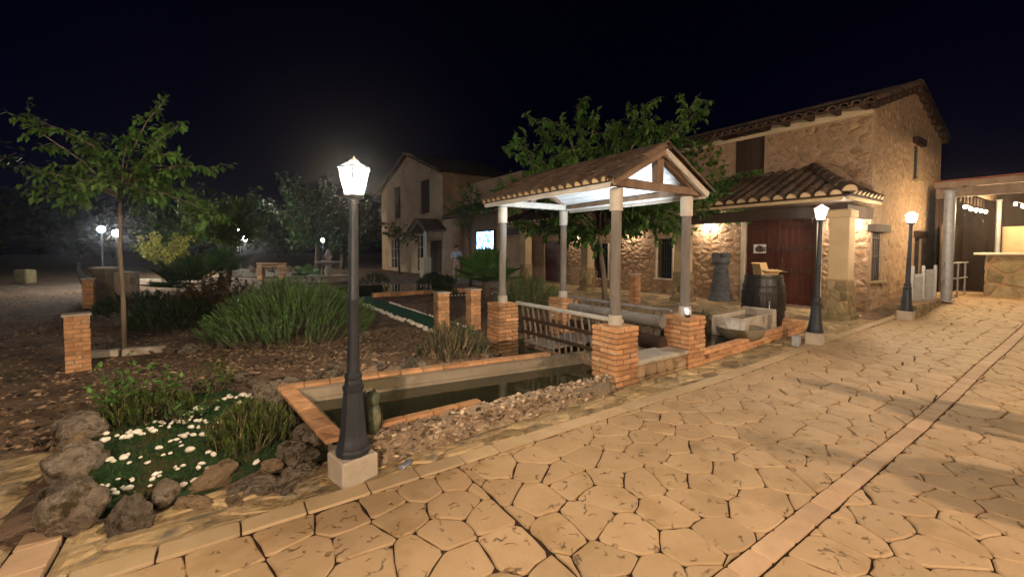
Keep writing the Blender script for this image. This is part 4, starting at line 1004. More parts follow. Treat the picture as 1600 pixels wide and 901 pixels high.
rsl = math.atan2(ZR-ZE, XM-XL); RL = math.hypot(ZR-ZE, XM-XL)
for s in (1, -1):
    xe = XL if s > 0 else XR
    Bm = Matrix.Translation((xe, 0, ZE+0.10)) @ (Matrix() if s > 0 else Matrix.Scale(-1, 4, (1, 0, 0)))
    Rm = lambda d, off: Vector((xe+s*(d*math.cos(rsl)-off*math.sin(rsl)), 0, ZE+0.16+d*math.sin(rsl)+off*math.cos(rsl)))
    a0, a1, b0, b1 = Rm(0, 0), Rm(RL, 0), Rm(0, 0.025), Rm(RL, 0.025)
    mb = MB(); mb.add([(p.x, yy, p.z) for yy in (Y0+.02, Y1-.02) for p in (a0, a1, b1, b0)], [(0,1,2,3),(4,7,6,5),(0,4,5,1),(1,5,6,2),(2,6,7,3),(3,7,4,0)])
    rs = mb.build('roof_slope', 'tile', pav)
    for q in range(9):                                       # white boards under the tiles
        d0, d1 = q*RL/9+0.004, (q+1)*RL/9-0.004
        c0, c1, c2, c3 = Rm(d0, -0.003), Rm(d1, -0.003), Rm(d1, -0.022), Rm(d0, -0.022)
        mb = MB(); mb.add([(p.x, yy, p.z) for yy in (Y0+.04, Y1-.04) for p in (c0, c1, c2, c3)], [(0,1,2,3),(4,7,6,5),(0,4,5,1),(1,5,6,2),(2,6,7,3),(3,7,4,0)])
        mb.build('ceiling_board', 'plank_white', rs)
    tp = half_tile('tile', 0.42, 0.070, 0.060); te = plug(0.057); 
    for c in range(19):
        y = Y0+0.08+c*0.1485
        for q in range(3):
            p = Rm(q*0.325-0.05, 0.03)
            M = Matrix.Translation((p.x, y+random.uniform(-.006, .006), p.z)) @ (Matrix() if s > 0 else Matrix.Rotation(math.pi, 4, 'Z')) @ Matrix.Rotation(-rsl+random.uniform(-.02, .02), 4, 'Y')
            inst('tile', tp, rs, M=M)
            if q == 0: inst('tile_end', te, rs, M=M)
    p = Rm(-0.03, -0.03); mb = MB().bbox((p.x, (Y0+Y1)/2, p.z), (0.03, Y1-Y0-.06, 0.05), 0.004); mb.build('eave_board', 'wood_pale', rs)
    for yy in (Y0-0.005, Y1+0.005):                          # verge boards and verge tiles
        beam((xe-s*0.02, yy, ZE+0.14), (XM, yy, ZR+0.14), 0.03, 0.085, 'verge_board', 'wood_pale' if s < 0 and yy < 4 else 'wood_brown', rs)
    for q in range(3):
        p = Rm(q*0.325-0.06, 0.035); inst('verge_tile', tp, rs, M=Matrix.Translation((p.x, Y0-0.01, p.z)) @ (Matrix() if s > 0 else Matrix.Rotation(math.pi, 4, 'Z')) @ Matrix.Rotation(-rsl, 4, 'Y'))
rt = half_tile('ridge_tile', 0.44, 0.085, 0.075)
for q in range(9): inst('ridge_tile', rt, pav, M=Matrix.Translation((XM, Y0-0.05+q*0.325, ZR+0.165)) @ Matrix.Rotation(math.pi/2, 4, 'Z') @ Matrix.Rotation(R_(-1), 4, 'Y'))
# low stone sill between the two front pedestals
sill = thing('stone_sill', 'low stone wall with a grey slab between the front pavilion pedestals', 'wall', (0, 0, 0))
sw = MB().box((4.61, 3.47, 0.07), (1.02, 0.26, 0.26)).build('wall_core', 'mortar', sill)
lay(voronoi(4.11, 5.12, -0.02, 0.19, 0.2, 0.14, 0.4), sw, 'stone', 'rock_warm', lambda a, b, c: Vector((a, 3.34-c, b)), h=0.02, base=-0.02, bev=0.02, gap=0.006, wob=0.01, dome=0.012)
MB().bbox((4.61, 3.50, 0.225), (1.01, 0.40, 0.05), 0.008).build('slab', 'concrete', sill)
# old ladder cart standing in the water channel
cart = thing('ladder_cart', 'old farm cart with slatted ladder sides inside the pavilion', 'cart', (0, 0, 0))
for sx, X in ((-1, 3.98), (1, 5.14)):
    lean = 0.10*sx
    ya, yb = (3.42, 5.62) if sx < 0 else (3.62, 5.75)
    pt = lambda y, t: Vector((X+lean*(t-0.5), y, 0.06+0.68*t))
    beam(pt(ya, 1), pt(yb, 1), 0.075, 0.045, 'top_rail', 'wood_pale' if sx < 0 else 'wood_grey', cart)
    for t in (0.0, 0.34, 0.66): beam(pt(ya+.1, t), pt(yb-.1, t), 0.04, 0.05, 'side_rail', 'wood_dark' if t else 'wood_brown', cart)
    n = 15
    for q in range(n):
        y = ya+0.16+(yb-ya-0.3)*q/(n-1); o_ = random.uniform(-.01, .01)
        p0, p1 = pt(y+o_, 0.02), pt(y, 0.97); pm2 = (p0+p1)/2+Vector((sx*-0.012, 0, 0))
        MB().tube([p0, pm2, p1], [0.016, 0.017, 0.014], 7).build('spindle', 'wood_brown' if q % 3 else 'wood_grey', cart, True)
for z, r, nm in ((0.60, 0.085, 'log'), (0.30, 0.10, 'log')):
    MB().tube([(5.0, 3.62, z), (4.99, 4.2, z+.005), (5.0, 5.5, z)], [r, r*0.98, r*0.95], 14).build(nm, 'wood_grey' if z > .5 else 'wood_dark', cart, True, 30)
for y in (3.75, 4.5, 5.3): beam((3.95, y, 0.07), (5.12, y, 0.07), 0.07, 0.07, 'cross_bearer', 'wood_dark', cart)
MB().bbox((4.56, 5.2, 0.12), (1.1, 0.7, 0.03), 0.005).build('floor_boards', 'wood_grey', cart)
# small cold floodlight on the right pedestal
fl = thing('floodlight', 'tiny cold white floodlight on the right front pavilion pedestal', 'lamp', (5.17, 3.36, 0.69))
MB().bbox((0, 0, 0.015), (0.07, 0.05, 0.03), 0.005).build('bracket', 'iron_plain', fl)
MB().bbox((0, 0, 0.065), (0.075, 0.06, 0.06), 0.008).build('housing', 'white_paint', fl)
MB().lathe([(0.024, 0), (0.02, 0.012), (0.008, 0.016)], (-0.03, -0.02, 0.07), 12, M=Matrix.Rotation(R_(-90), 4, 'Y')@Matrix.Rotation(R_(-40), 4, 'X')).build('lens', 'led_lens', fl, True)
MB().lathe([(0.024, 0), (0.02, 0.012), (0.008, 0.016)], (-0.01, 0.01, 0.096), 12).build('lens', 'led_lens', fl, True)
light('flood_beam', fl, (-0.14, 0.0, 0.12), 75, (0.80, 0.91, 1.0), 0.03, 78, Vector((-0.62, 1.4, 1.75)).to_track_quat('-Z', 'Y').to_euler())
# ------------------------------------------------------------------ garden lamp posts
def lamp_post(label, loc, watts, lean=(0, 0), rz=0.0, col=(1.0, 0.82, 0.60)):
    t = thing('lamp_post', label, 'lamp post', loc, rz, 'lamp posts along the drive')
    MB().bbox((0, 0, 0.075), (0.26, 0.26, 0.21), 0.012, jit=0.003).build('plinth', 'concrete', t)
    b = 0.18; ln = Matrix(((1, 0, lean[0], 0), (0, 1, lean[1], 0), (0, 0, 1, 0), (0, 0, 0, 1)))
    prof = [(0.118, b), (0.118, b+0.03), (0.108, b+0.045), (0.106, b+0.08), (0.098, b+0.095), (0.088, b+0.16), (0.078, b+0.28), (0.070, b+0.40), (0.066, b+0.44), (0.073, b+0.455), (0.073, b+0.485), (0.060, b+0.50), (0.056, b+0.53), (0.061, b+0.54), (0.061, b+0.56), (0.048, b+0.58)]
    mb = MB().lathe([(r, z) for r, z in prof], n=12, M=ln); mb.build('post_base', 'iron', t, True, 25)
    z0 = b+0.575
    shaft = [(0.043, z0), (0.037, 1.25), (0.041, 1.262), (0.041, 1.285), (0.036, 1.295), (0.030, 1.93), (0.036, 1.94), (0.036, 1.97)]
    n = 16
    mb = MB().lathe(shaft, n=n, M=ln)
    mb.build('shaft', 'iron', t, True, 30)
    L = ln @ Matrix.Translation((0, 0, 1.97))
    MB().lathe([(0.03, 0), (0.075, 0.012), (0.078, 0.03), (0.07, 0.036)], n=6, M=L).build('lantern_base', 'iron', t)
    r0, r1, h0, h1 = 0.068, 0.113, 0.036, 0.215
    hexp = lambda r, z, k: Vector((r*math.cos(k*math.pi/3), r*math.sin(k*math.pi/3), z))
    for k in range(6):
        mb = MB(); q = [hexp(r0, h0, k), hexp(r0, h0, k+1), hexp(r1, h1, k+1), hexp(r1, h1, k)]
        mb.add([tuple(p) for p in q], [(0, 1, 2, 3)], L); mb.build('glass_pane', 'lamp_pane', t)
        mb = MB(); a, c = hexp(r0, h0, k), hexp(r1, h1, k); mb.tube([L @ a, L @ (a+(c-a)*0.5), L @ c], [0.005, 0.0035, 0.003], 5); mb.build('glazing_bar', 'iron', t)
    MB().tube([L @ hexp(r1+.004, h1, k) for k in range(7)], 0.005, 5).build('top_ring', 'iron', t)
    for k in range(6):
        mb = MB(); mb.add([tuple(hexp(r1, h1, k)), tuple(hexp(r1, h1, k+1)), (0.03*math.cos((k+1)*1.0472), 0.03*math.sin((k+1)*1.0472), 0.262), (0.03*math.cos(k*1.0472), 0.03*math.sin(k*1.0472), 0.262)], [(0, 1, 2, 3)], L); mb.build('roof_pane', 'roof_pane', t)
    MB().lathe([(0.034, 0.258), (0.03, 0.27), (0.008, 0.285), (0.003, 0.30)], n=10, M=L).build('finial', 'white_paint', t, True)
    MB().lathe([(0.008, 0.05), (0.014, 0.09), (0.017, 0.115), (0.012, 0.14), (0.004, 0.15)], n=12, M=L).build('bulb', 'lamp_bulb', t, True)
    light('lamp_light', t, tuple(L @ Vector((0, 0, 0.13))), watts, col, 0.05)
    return t
LW = 46
lamp_post('near lamp post with lit glass lantern on a white block beside the pool', (0.73, 3.09, -0.02), LW, (0.012, -0.012), R_(12))
lamp_post('lamp post with lit lantern standing before the studded farmhouse door', (7.93, 2.87, gz(7.93, 2.9)), LW*.42, (0.02, -0.02), R_(20))
lamp_post('farthest lamp post of the drive, beside the white picket gate', (11.75, 2.62, gz(11.75, 2.6)), LW*.42, (0.015, -0.015), R_(5))
# assumed lamp posts behind the viewer, added out of frame to light the foreground
lamp_post('assumed tall lamp post across the drive, added behind the viewer on the right', (6.0, -4.3, gz(6, -4)), 350, (0, 0), 0, (1.0, 0.725, 0.50)).scale = (1.5, 1.5, 1.62)
lamp_post('assumed tall lamp post across the drive, added behind the viewer on the left', (-2.6, -2.6, 0), 470, (0, 0), 0, (1.0, 0.725, 0.50)).scale = (1.5, 1.5, 1.62)

# ------------------------------------------------------------------ right side: fountain corner, barrel, rook, gate, bar
pondb = thing('fountain_basin', 'low brick edged fountain pond right of the pavilion', 'fountain', (0, 0, 0))
for i in range(13):
    for c in range(3):
        l = 0.25
        b_ = MB().bbox((0, 0, 0), (l-.008, 0.11, 0.055), 0.004, jit=.0015).build('brick', 'brick', pondb); b_.location = (5.72+i*l+(0.12 if c % 2 else 0), 3.42, gz(5.7+i*.25, 3)+0.01+c*0.062)
for i in range(5):
    for c in range(3):
        b_ = MB().bbox((0, 0, 0), (0.11, 0.24, 0.055), 0.004).build('brick', 'brick', pondb); b_.location = (9.06, 3.55+i*.25, gz(9, 3)+0.01+c*0.062)
mb = MB(); mb.add([(5.6, 3.475, 0.10), (9.005, 3.475, 0.10), (9.005, 4.9, 0.10), (5.6, 4.9, 0.10)], [(0, 1, 2, 3)]); struct(mb.build('fountain_water', 'water'))
tr = thing('stone_trough', 'pale stone trough with a flowing spout in front of the barrel', 'trough', (7.75, 3.92, 0.10), R_(4))
mb = MB()
for c, d in (((0, -0.24, .17), (1.25, 0.08, 0.34)), ((0, 0.24, .17), (1.25, 0.08, 0.34)), ((-.6, 0, .17), (0.08, 0.402, 0.335)), ((0, 0, .05), (1.12, 0.40, 0.08))): mb.bbox(c, d, 0.012, jit=.004)
mb.build('trough_wall', 'concrete', tr)
MB().bbox((0.62, 0.0, 0.20), (0.13, 0.60, 0.40), 0.02, jit=.008).build('end_block', 'concrete', tr)
mb = MB(); mb.add([(-.57, -.21, .27), (.57, -.21, .27), (.57, .21, .27), (-.57, .21, .27)], [(0, 1, 2, 3)]); mb.build('trough_water', 'water', tr)
bowl = MB().lathe([(0.12, 0.0), (0.30, 0.10), (0.36, 0.22), (0.36, 0.25), (0.32, 0.25), (0.27, 0.14), (0.05, 0.06)], (-0.75, -0.28, -0.02), 20); bowl.build('bowl', 'basin_concrete', tr, True)
br = thing('barrel', 'big dark wooden barrel standing before the studded door', 'barrel', (8.95, 4.15, 0.09))
n = 22; mb = MB()
prof = [(0.325, 0.0), (0.365, 0.22), (0.395, 0.50), (0.365, 0.80), (0.325, 1.02)]
sv = []
for k in range(n):
    t0, t1 = 2*math.pi*(k+0.03)/n, 2*math.pi*(k+0.97)/n; mb = MB()
    pr_ = [(r+dr, z) for dr in (0, -0.03) for r, z in prof]
    for t in (t0, (t0+t1)/2, t1):
        for r, z in pr_: mb.v.append((r*math.cos(t), r*math.sin(t), z))
    for a in (0, 1):
        for i in range(4): mb.f.append((a*10+i, (a+1)*10+i, (a+1)*10+i+1, a*10+i+1))
        mb.f.append((a*10+4, (a+1)*10+4, (a+1)*10+9, a*10+9))
        for i in range(4): mb.f.append((a*10+5+i, a*10+6+i, (a+1)*10+6+i, (a+1)*10+5+i))
    for a in (0, 2):
        for i in range(4): mb.f.append((a*10+i, a*10+i+1, a*10+6+i, a*10+5+i))
    mb.build('stave', 'barrel_wood', br, True, 30)
MB().lathe([(0.3, 0.94), (0.295, 0.955)], n=32).build('head', 'barrel_wood', br)
MB().lathe([(0.3, 0.03), (0.3, 0.06)], n=32).build('head', 'barrel_wood', br)
for z, r in ((0.03, .336), (0.22, .37), (0.35, .388), (0.66, .388), (0.79, .371), (0.965, .338)): MB().lathe([(r-.006, z-.025), (r+.004, z-.025), (r+.004, z+.025), (r-.006, z+.025)], n=36, cap=False).build('hoop', 'barrel_hoop', br, True, 30)
MB().tube([(-0.30, -0.25, 0.52), (-0.40, -0.30, 0.53), (-0.44, -0.32, 0.50), (-0.44, -0.32, 0.46)], 0.012, 8).build('spout', 'steel', br, True)
MB().tube([(-0.44, -0.32, 0.46), (-0.445, -0.322, 0.36), (-0.45, -0.325, 0.27)], [0.008, 0.007, 0.009], 6).build('water_jet', 'white_paint', br, True)
bx = thing('cardboard_box', 'open cardboard box with flaps lying on top of the barrel', 'box', (9.0, 4.12, 1.035), R_(-25))
def plate(par, o, u, v, th=0.005, nm='flap', mt='cardboard'):
    o, u, v = Vector(o), Vector(u), Vector(v); nn = u.cross(v).normalized()*th
    p = [o, o+u, o+u+v, o+v]; mb = MB(); mb.add([tuple(a) for a in p]+[tuple(a+nn) for a in p], [(0,3,2,1),(4,5,6,7),(0,1,5,4),(1,2,6,5),(2,3,7,6),(3,0,4,7)]); return mb.build(nm, mt, par)
plate(bx, (-.20, -.13, 0), (.36, 0, 0), (0, .24, 0), nm='bottom'); plate(bx, (-.20, -.13, .005), (.36, 0, 0), (0, .02, .17), nm='side')
plate(bx, (-.20, .11, .005), (.36, 0, 0), (0, .02, .17), nm='side'); plate(bx, (-.20, -.12, .006), (0, .23, 0), (-.02, 0, .165), nm='side'); plate(bx, (.16, -.12, .006), (0, .23, 0), (.02, 0, .165), nm='side')
plate(bx, (-.20, -.11, .172), (.34, 0, 0), (.02, -.14, -.03), nm='flap'); plate(bx, (-.22, -.12, .17), (0, .22, 0), (-.06, -.03, .12), nm='flap'); plate(bx, (.18, -.12, .17), (0, .22, 0), (.16, -.02, -.05), nm='flap'); plate(bx, (-.20, .13, .175), (.34, 0, 0), (0, .05, .13), nm='flap')
plate(bx, (.05, -.13, .165), (.06, 0, 0), (.004, -.025, -.006), -.003, nm='printed_mark', mt='ink')
# rook
rook = thing('rook_statue', 'dark grey chess rook statue against the lit stone wall', 'statue', (12.05, 6.78, 0.11))
MB().lathe([(0.33, 0), (0.33, 0.09), (0.30, 0.10), (0.30, 0.18), (0.26, 0.20), (0.25, 0.26), (0.20, 0.7), (0.165, 1.02), (0.17, 1.05), (0.25, 1.12), (0.255, 1.26), (0.17, 1.26), (0.17, 1.20)], n=32).build('tower', 'rook_grey', rook, True, 25)
for k in range(5):
    mb = MB(); a0, a1 = k*1.2566+.3, k*1.2566+0.95
    v = []
    for z in (1.255, 1.40):
        for r in (0.17, 0.255):
            for i in range(4): t = a0+(a1-a0)*i/3; v.append((r*math.cos(t), r*math.sin(t), z))
    f = []
    for i in range(3): f += [(i, 4+i, 5+i, i+1), (8+i, 9+i, 13+i, 12+i), (i, i+1, 9+i, 8+i), (4+i, 12+i, 13+i, 5+i)]
    f += [(0, 8, 12, 4), (3, 7, 15, 11)]; mb.add(v, f); mb.build('merlon', 'rook_grey', rook)
bms = {}
for c in range(8):
    z = 0.31+c*0.09; r = 0.245-(z-0.26)*0.107
    for k in range(8):
        t = (k+(0.5 if c % 2 else 0))*math.pi/4+random.uniform(-.05, .05)
        b_ = MB().bbox((0, 0, 0), (0.03, r*0.68, 0.07), 0.008).build('block', 'rook_grey', rook); b_.location = (r*math.cos(t), r*math.sin(t), z); b_.rotation_euler = (0, 0, t)
# flower pot, grey box
pot = thing('flower_pot', 'terracotta pot standing by the wall right of the porch column', 'pot', (12.15, 3.82, 0.11))
MB().lathe([(0.11, 0), (0.17, 0.10), (0.19, 0.22), (0.17, 0.30), (0.19, 0.31), (0.19, 0.35), (0.16, 0.35), (0.15, 0.27)], n=20).build('pot_body', 'terracotta', pot, True, 40)
MB().lathe([(0.155, 0.29), (0.05, 0.31)], n=20).build('pot_soil', 'soil', pot)
jb = thing('junction_box', 'small grey box on the ground left of the lamp post by the door', 'box', (7.53, 2.98, gz(7.5, 3)), R_(10))
MB().bbox((0, 0, 0.08), (0.12, 0.10, 0.16), 0.008).build('housing', 'plastic_grey', jb); MB().bbox((0, -0.052, 0.09), (0.09, 0.01, 0.11), 0.004).build('lid', 'plastic_grey', jb)
# wicker chair
def chair(x, y, rz, label):
    t = thing('wicker_chair', label, 'chair', (x, y, 0.11), rz, 'wicker chairs on the veranda')
    MB().lathe([(0.22, 0.40), (0.25, 0.42), (0.25, 0.45), (0.2, 0.46)], n=18).build('seat', 'wicker', t, True)
    mb = MB(); n = 10
    for th in (0, 0.03):
        for j in range(6):
            for i in range(n+1):
                a = math.pi*(0.18+0.64*i/n); r = 0.25+0.03*j/5-th; z = 0.46+0.09*j*(0.75+0.25*math.sin(a)); mb.v.append((r*math.cos(a), r*math.sin(a)*0.9, z))
    w = n+1
    for q in (0, 6*w):
        for j in range(5):
            for i in range(n): mb.f.append((q+j*w+i, q+j*w+i+1, q+(j+1)*w+i+1, q+(j+1)*w+i))
    for i in range(n): mb.f.append((5*w+i, 5*w+i+1, 11*w+i+1, 11*w+i))
    mb.build('backrest', 'wicker', t, True)
    for s in (-1, 1):
        MB().tube([(s*.24, .12, .66), (s*.29, .0, .67), (s*.29, -.16, .66), (s*.27, -.22, .58), (s*.24, -.2, .42)], .016, 7).build('armrest', 'wicker', t, True)
        for yy in (-.18, .18): MB().tube([(s*.2, yy, .42), (s*.23, yy*1.1, 0)], .018, 7).build('leg', 'wicker', t, True)
chair(11.6, 11.75, R_(120), 'brown wicker armchair before the far barred window')
# white picket gate on a low stone wall
lw = thing('low_wall', 'low stone wall carrying the white gate beside the far lamp', 'wall', (0, 0, 0))
core = MB()
xs = [12.0, 12.6, 13.2, 13.9, 14.3]
for i in range(4):
    x0, x1 = xs[i], xs[i+1]; y0 = 2.50; z0, z1 = gz(x0, 2.7)-.1, gz(x1, 2.7)-.1; t = 0.42
    core.add([(x0, y0, z0), (x1, y0, z1), (x1, y0+.35, z1), (x0, y0+.35, z0), (x0, y0, t), (x1, y0, t+.02), (x1, y0+.35, t+.02), (x0, y0+.35, t)], [(0,3,2,1),(4,5,6,7),(0,1,5,4),(1,2,6,5),(2,3,7,6),(3,0,4,7)])
co = core.build('wall_core', 'mortar', lw)
lay([c for c in voronoi(12.0, 14.3, 0.12, 0.42, 0.28, 0.17, 0.4)], co, 'stone', 'column_stone', lambda a, b, c: Vector((a, 2.50-c, b)), h=0.025, base=-.02, bev=.02, gap=.008, wob=.01)
lay([c for c in voronoi(2.50, 2.85, 0.12, 0.42, 0.2, 0.17, 0.4)], co, 'stone', 'column_stone', lambda a, b, c: Vector((12.0-c, a, b)), h=0.025, base=-.02, bev=.02, gap=.008, wob=.01)
gate = thing('picket_gate', 'white picket gate panels standing on the low stone wall', 'gate', (0, 0, 0))
def panel(x0, y0, x1, y1, z, h, n):
    d = Vector((x1-x0, y1-y0, 0)); a = math.atan2(d.y, d.x)
    for q in range(n):
        c = Vector((x0, y0, 0))+d*(q+.5)/n; b_ = MB().bbox((0, 0, 0), (0.018, 0.016, h), 0.003).build('picket', 'grey_paint', gate); b_.location = (c.x, c.y, z+h/2); b_.rotation_euler = (0, 0, a)
    for zz in (0.12, 0.5, 0.86):
        b_ = MB().bbox((0, 0, 0), (d.length, 0.025, 0.04), 0.005).build('rail', 'grey_paint', gate); b_.location = (x0+d.x/2-d.y*.02, y0+d.y/2+d.x*.02, z+h*zz); b_.rotation_euler = (0, 0, a)
panel(12.62, 2.70, 13.15, 2.66, 0.44, 0.62, 8); panel(13.21, 2.65, 13.72, 2.58, 0.43, 0.72, 8)
for x, y in ((13.18, 2.66), (13.75, 2.57), (12.58, 2.71)): b_ = MB().bbox((x, y, 0.44+0.42), (0.055, 0.055, 0.76), 0.006).build('gate_post', 'grey_paint', gate)
# pergola
pg = thing('pergola', 'steel pole pergola with timber beams and warm string lights', 'pergola', (0, 0, 0))
Z0 = 0.40
for i, (x, y, h, r) in enumerate(((14.0, 2.42, 2.97, 0.10), (17.3, 2.05, 2.95, 0.05), (14.0, -3.2, 2.97, 0.10))):
    MB().lathe([(r*1.5, 0), (r*1.5, 0.03), (r, 0.04), (r, h-Z0-.05), (r*1.3, h-Z0-.04), (r*1.3, h-Z0)], (x, y, Z0), 18).build('pole', 'steel', pg, True, 30)
beam((14.0, 2.65, 2.92), (14.0, -3.4, 2.92), 0.09, 0.22, 'beam', 'wood_brown', pg); beam((13.97, 2.68, 3.11), (13.97, -3.4, 3.11), 0.12, 0.14, 'fascia', 'wood_brown', pg)
beam((13.95, 2.7, 3.20), (13.95, -3.4, 3.20), 0.18, 0.02, 'roof_edge', 'red_sheet', pg)
mb = MB(); mb.box((15.9, -0.4, 3.14), (3.8, 6.0, 0.03)); mb.build('roof_sheet', 'wood_brown', pg)
for q in range(5): beam((14.05, 2.2-q*1.15, 3.02), (17.7, 2.2-q*1.15, 3.02), 0.09, 0.15, 'joist', 'wood_brown', pg)
for q in range(8): MB().box((14.4+q*0.4, 2.32, 2.84), (0.09, 0.025, 0.2)).build('slat', 'wood_dark', pg)
def bulb_string(pts, label):
    s = thing('string_light', label, 'string lights', (0, 0, 0))
    MB().tube(pts, 0.008, 5).build('cable', 'black', s)
    for i, p in enumerate(pts):
        MB().lathe([(0.012, -0.02), (0.03, -0.05), (0.024, -0.085), (0.006, -0.1)], tuple(p), 10).build('bulb', 'string_bulb', s, True)
        MB().lathe([(0.014, 0.015), (0.014, -0.025)], tuple(p), 8).build('socket', 'black', s)
        if i in (1, 3): light('bulb_light', s, (p[0], p[1], p[2]-0.16), 7, (1.0, 0.72, 0.40), 0.04)
bulb_string([(14.3+i*0.62, 2.22, 2.66-0.02*math.sin(i)) for i in range(5)], 'row of warm bulbs along the left side of the pergola')
bulb_string([(15.2+i*0.9, 1.55-i*.02, 2.72) for i in range(3)]+[(16.9, 0.6, 2.7)], 'warm bulbs under the pergola above the stone bar')
bar = thing('stone_bar', 'bar counter faced with irregular stones under the pergola', 'bar', (0, 0, 0))
bc = MB().box((16.0, -0.5, 0.92), (0.5, 5.1, 1.1)).build('bar_core', 'mortar', bar)
lay(voronoi(-2.9, 2.04, 0.38, 1.46, 0.5, 0.38, 0.45), bc, 'stone', 'column_stone', lambda a, b, c: Vector((15.75-c, a, b)), h=0.02, base=-.02, bev=.015, gap=.03, wob=.03)
lay(voronoi(15.76, 16.24, 0.38, 1.46, 0.3, 0.38, 0.4), bc, 'stone', 'column_stone', lambda a, b, c: Vector((a, 2.05+c, b)), h=0.02, base=-.02, bev=.015, gap=.02, wob=.02)
MB().bbox((15.98, -0.45, 1.50), (0.72, 5.4, 0.06), 0.012).build('counter_top', 'plaster_pale', bar)
MB().bbox((17.55, -0.5, 1.30), (0.12, 5.0, 1.85), 0.01).build('back_wall', 'plaster_yellow', bar)
fence = thing('dark_fence', 'dark sheet fence behind the steel railing beside the bar', 'fence', (0, 0, 0))
for q in range(7): MB().bbox((16.2+q*0.36, 2.92, 1.35), (0.34, 0.03, 1.9), 0.005).build('panel', 'wood_dark', fence)
MB().box((19.0, 0.0, 1.75), (0.08, 8.0, 3.1)).build('end_wall', 'wood_dark', fence); MB().box((18.0, 3.2, 1.75), (2.0, 0.06, 3.1)).build('end_wall', 'wood_dark', fence)
rl = thing('steel_railing', 'thin steel pipe railing between the pergola poles', 'railing', (0, 0, 0))
for z in (0.9, 1.28): MB().tube([(13.75, 2.46, z), (15.7, 2.35, z)], 0.018, 8).build('rail', 'steel', rl, True)
for x in (14.9, 15.7): MB().tube([(x, 2.39, 0.4), (x, 2.39, 1.29)], 0.02, 8).build('post', 'steel', rl, True)

# ------------------------------------------------------------------ owl, can
owl = thing('owl_statue', 'mottled green owl statue on the pool rim behind the near lamp', 'statue', (0.93, 3.32, 0.165), R_(200))
MB().lathe([(0.045, 0), (0.062, 0.03), (0.074, 0.10), (0.072, 0.17), (0.058, 0.215), (0.05, 0.228)], n=20).build('body', 'owl_green', owl, True, 60)
hd = MB().lathe([(0.046, 0.222), (0.066, 0.245), (0.070, 0.275), (0.060, 0.305), (0.03, 0.325), (0.005, 0.33)], n=20).build('head', 'owl_green', owl, True, 60)
for s in (-1, 1):
    MB().lathe([(0.022, 0), (0.014, 0.02), (0.002, 0.045)], (s*0.042, -0.02, 0.30), 8).build('ear_tuft', 'owl_green', hd, True)
    MB().lathe([(0.021, 0), (0.018, 0.008), (0.006, 0.012)], (s*0.027, -0.060, 0.272), 12, M=Matrix.Rotation(R_(90), 4, 'X')).build('eye', 'stud', hd, True)
    mb = MB(); v = []
    for j in range(6):
        t = j/5; w = 0.035*math.sin(math.pi*(0.15+0.75*t)); z = 0.20-0.18*t
        v += [(s*(0.074+0.006*math.sin(3.14*t)), -w, z), (s*(0.084*(1-t*.25)), 0.01, z), (s*0.066, w+.02, z)]
    f = []
    for j in range(5):
        for i in range(2): f.append((j*3+i, j*3+i+1, j*3+i+4, j*3+i+3))
    mb.add(v, f); mb.build('wing', 'owl_green', owl, True)
MB().lathe([(0.012, 0), (0.002, 0.03)], (0, -0.062, 0.262), 6, M=Matrix.Rotation(R_(120), 4, 'X')).build('beak', 'stud', hd)
can = thing('crushed_can', 'crushed shiny can lying on the flagstones by the near lamp', 'can', (1.07, 2.97, 0.02), R_(35))
mb = MB(); n = 12
for i, x in enumerate((-.05, -.045, -.02, 0.01, .04, .05)):
    for k in range(n):
        t = 2*math.pi*k/n; r = (0.018, .024, .026, .022, .026, .02)[i]; sq = (1, .9, .55, .4, .7, .9)[i]
        mb.v.append((x+.006*math.sin(3*t), r*math.cos(t)*1.1, r*math.sin(t)*sq))
for i in range(5):
    for k in range(n): mb.f.append((i*n+k, i*n+(k+1) % n, (i+1)*n+(k+1) % n, (i+1)*n+k))
mb.f += [tuple(range(n))[::-1], tuple(5*n+k for k in range(n))]; mb.build('can_body', 'can_blue', can, True, 30)
MB().lathe([(.016, 0), (.016, .002)], (.052, 0, 0), 10, M=Matrix.Rotation(R_(90), 4, 'Y')).build('can_lid', 'steel', can)
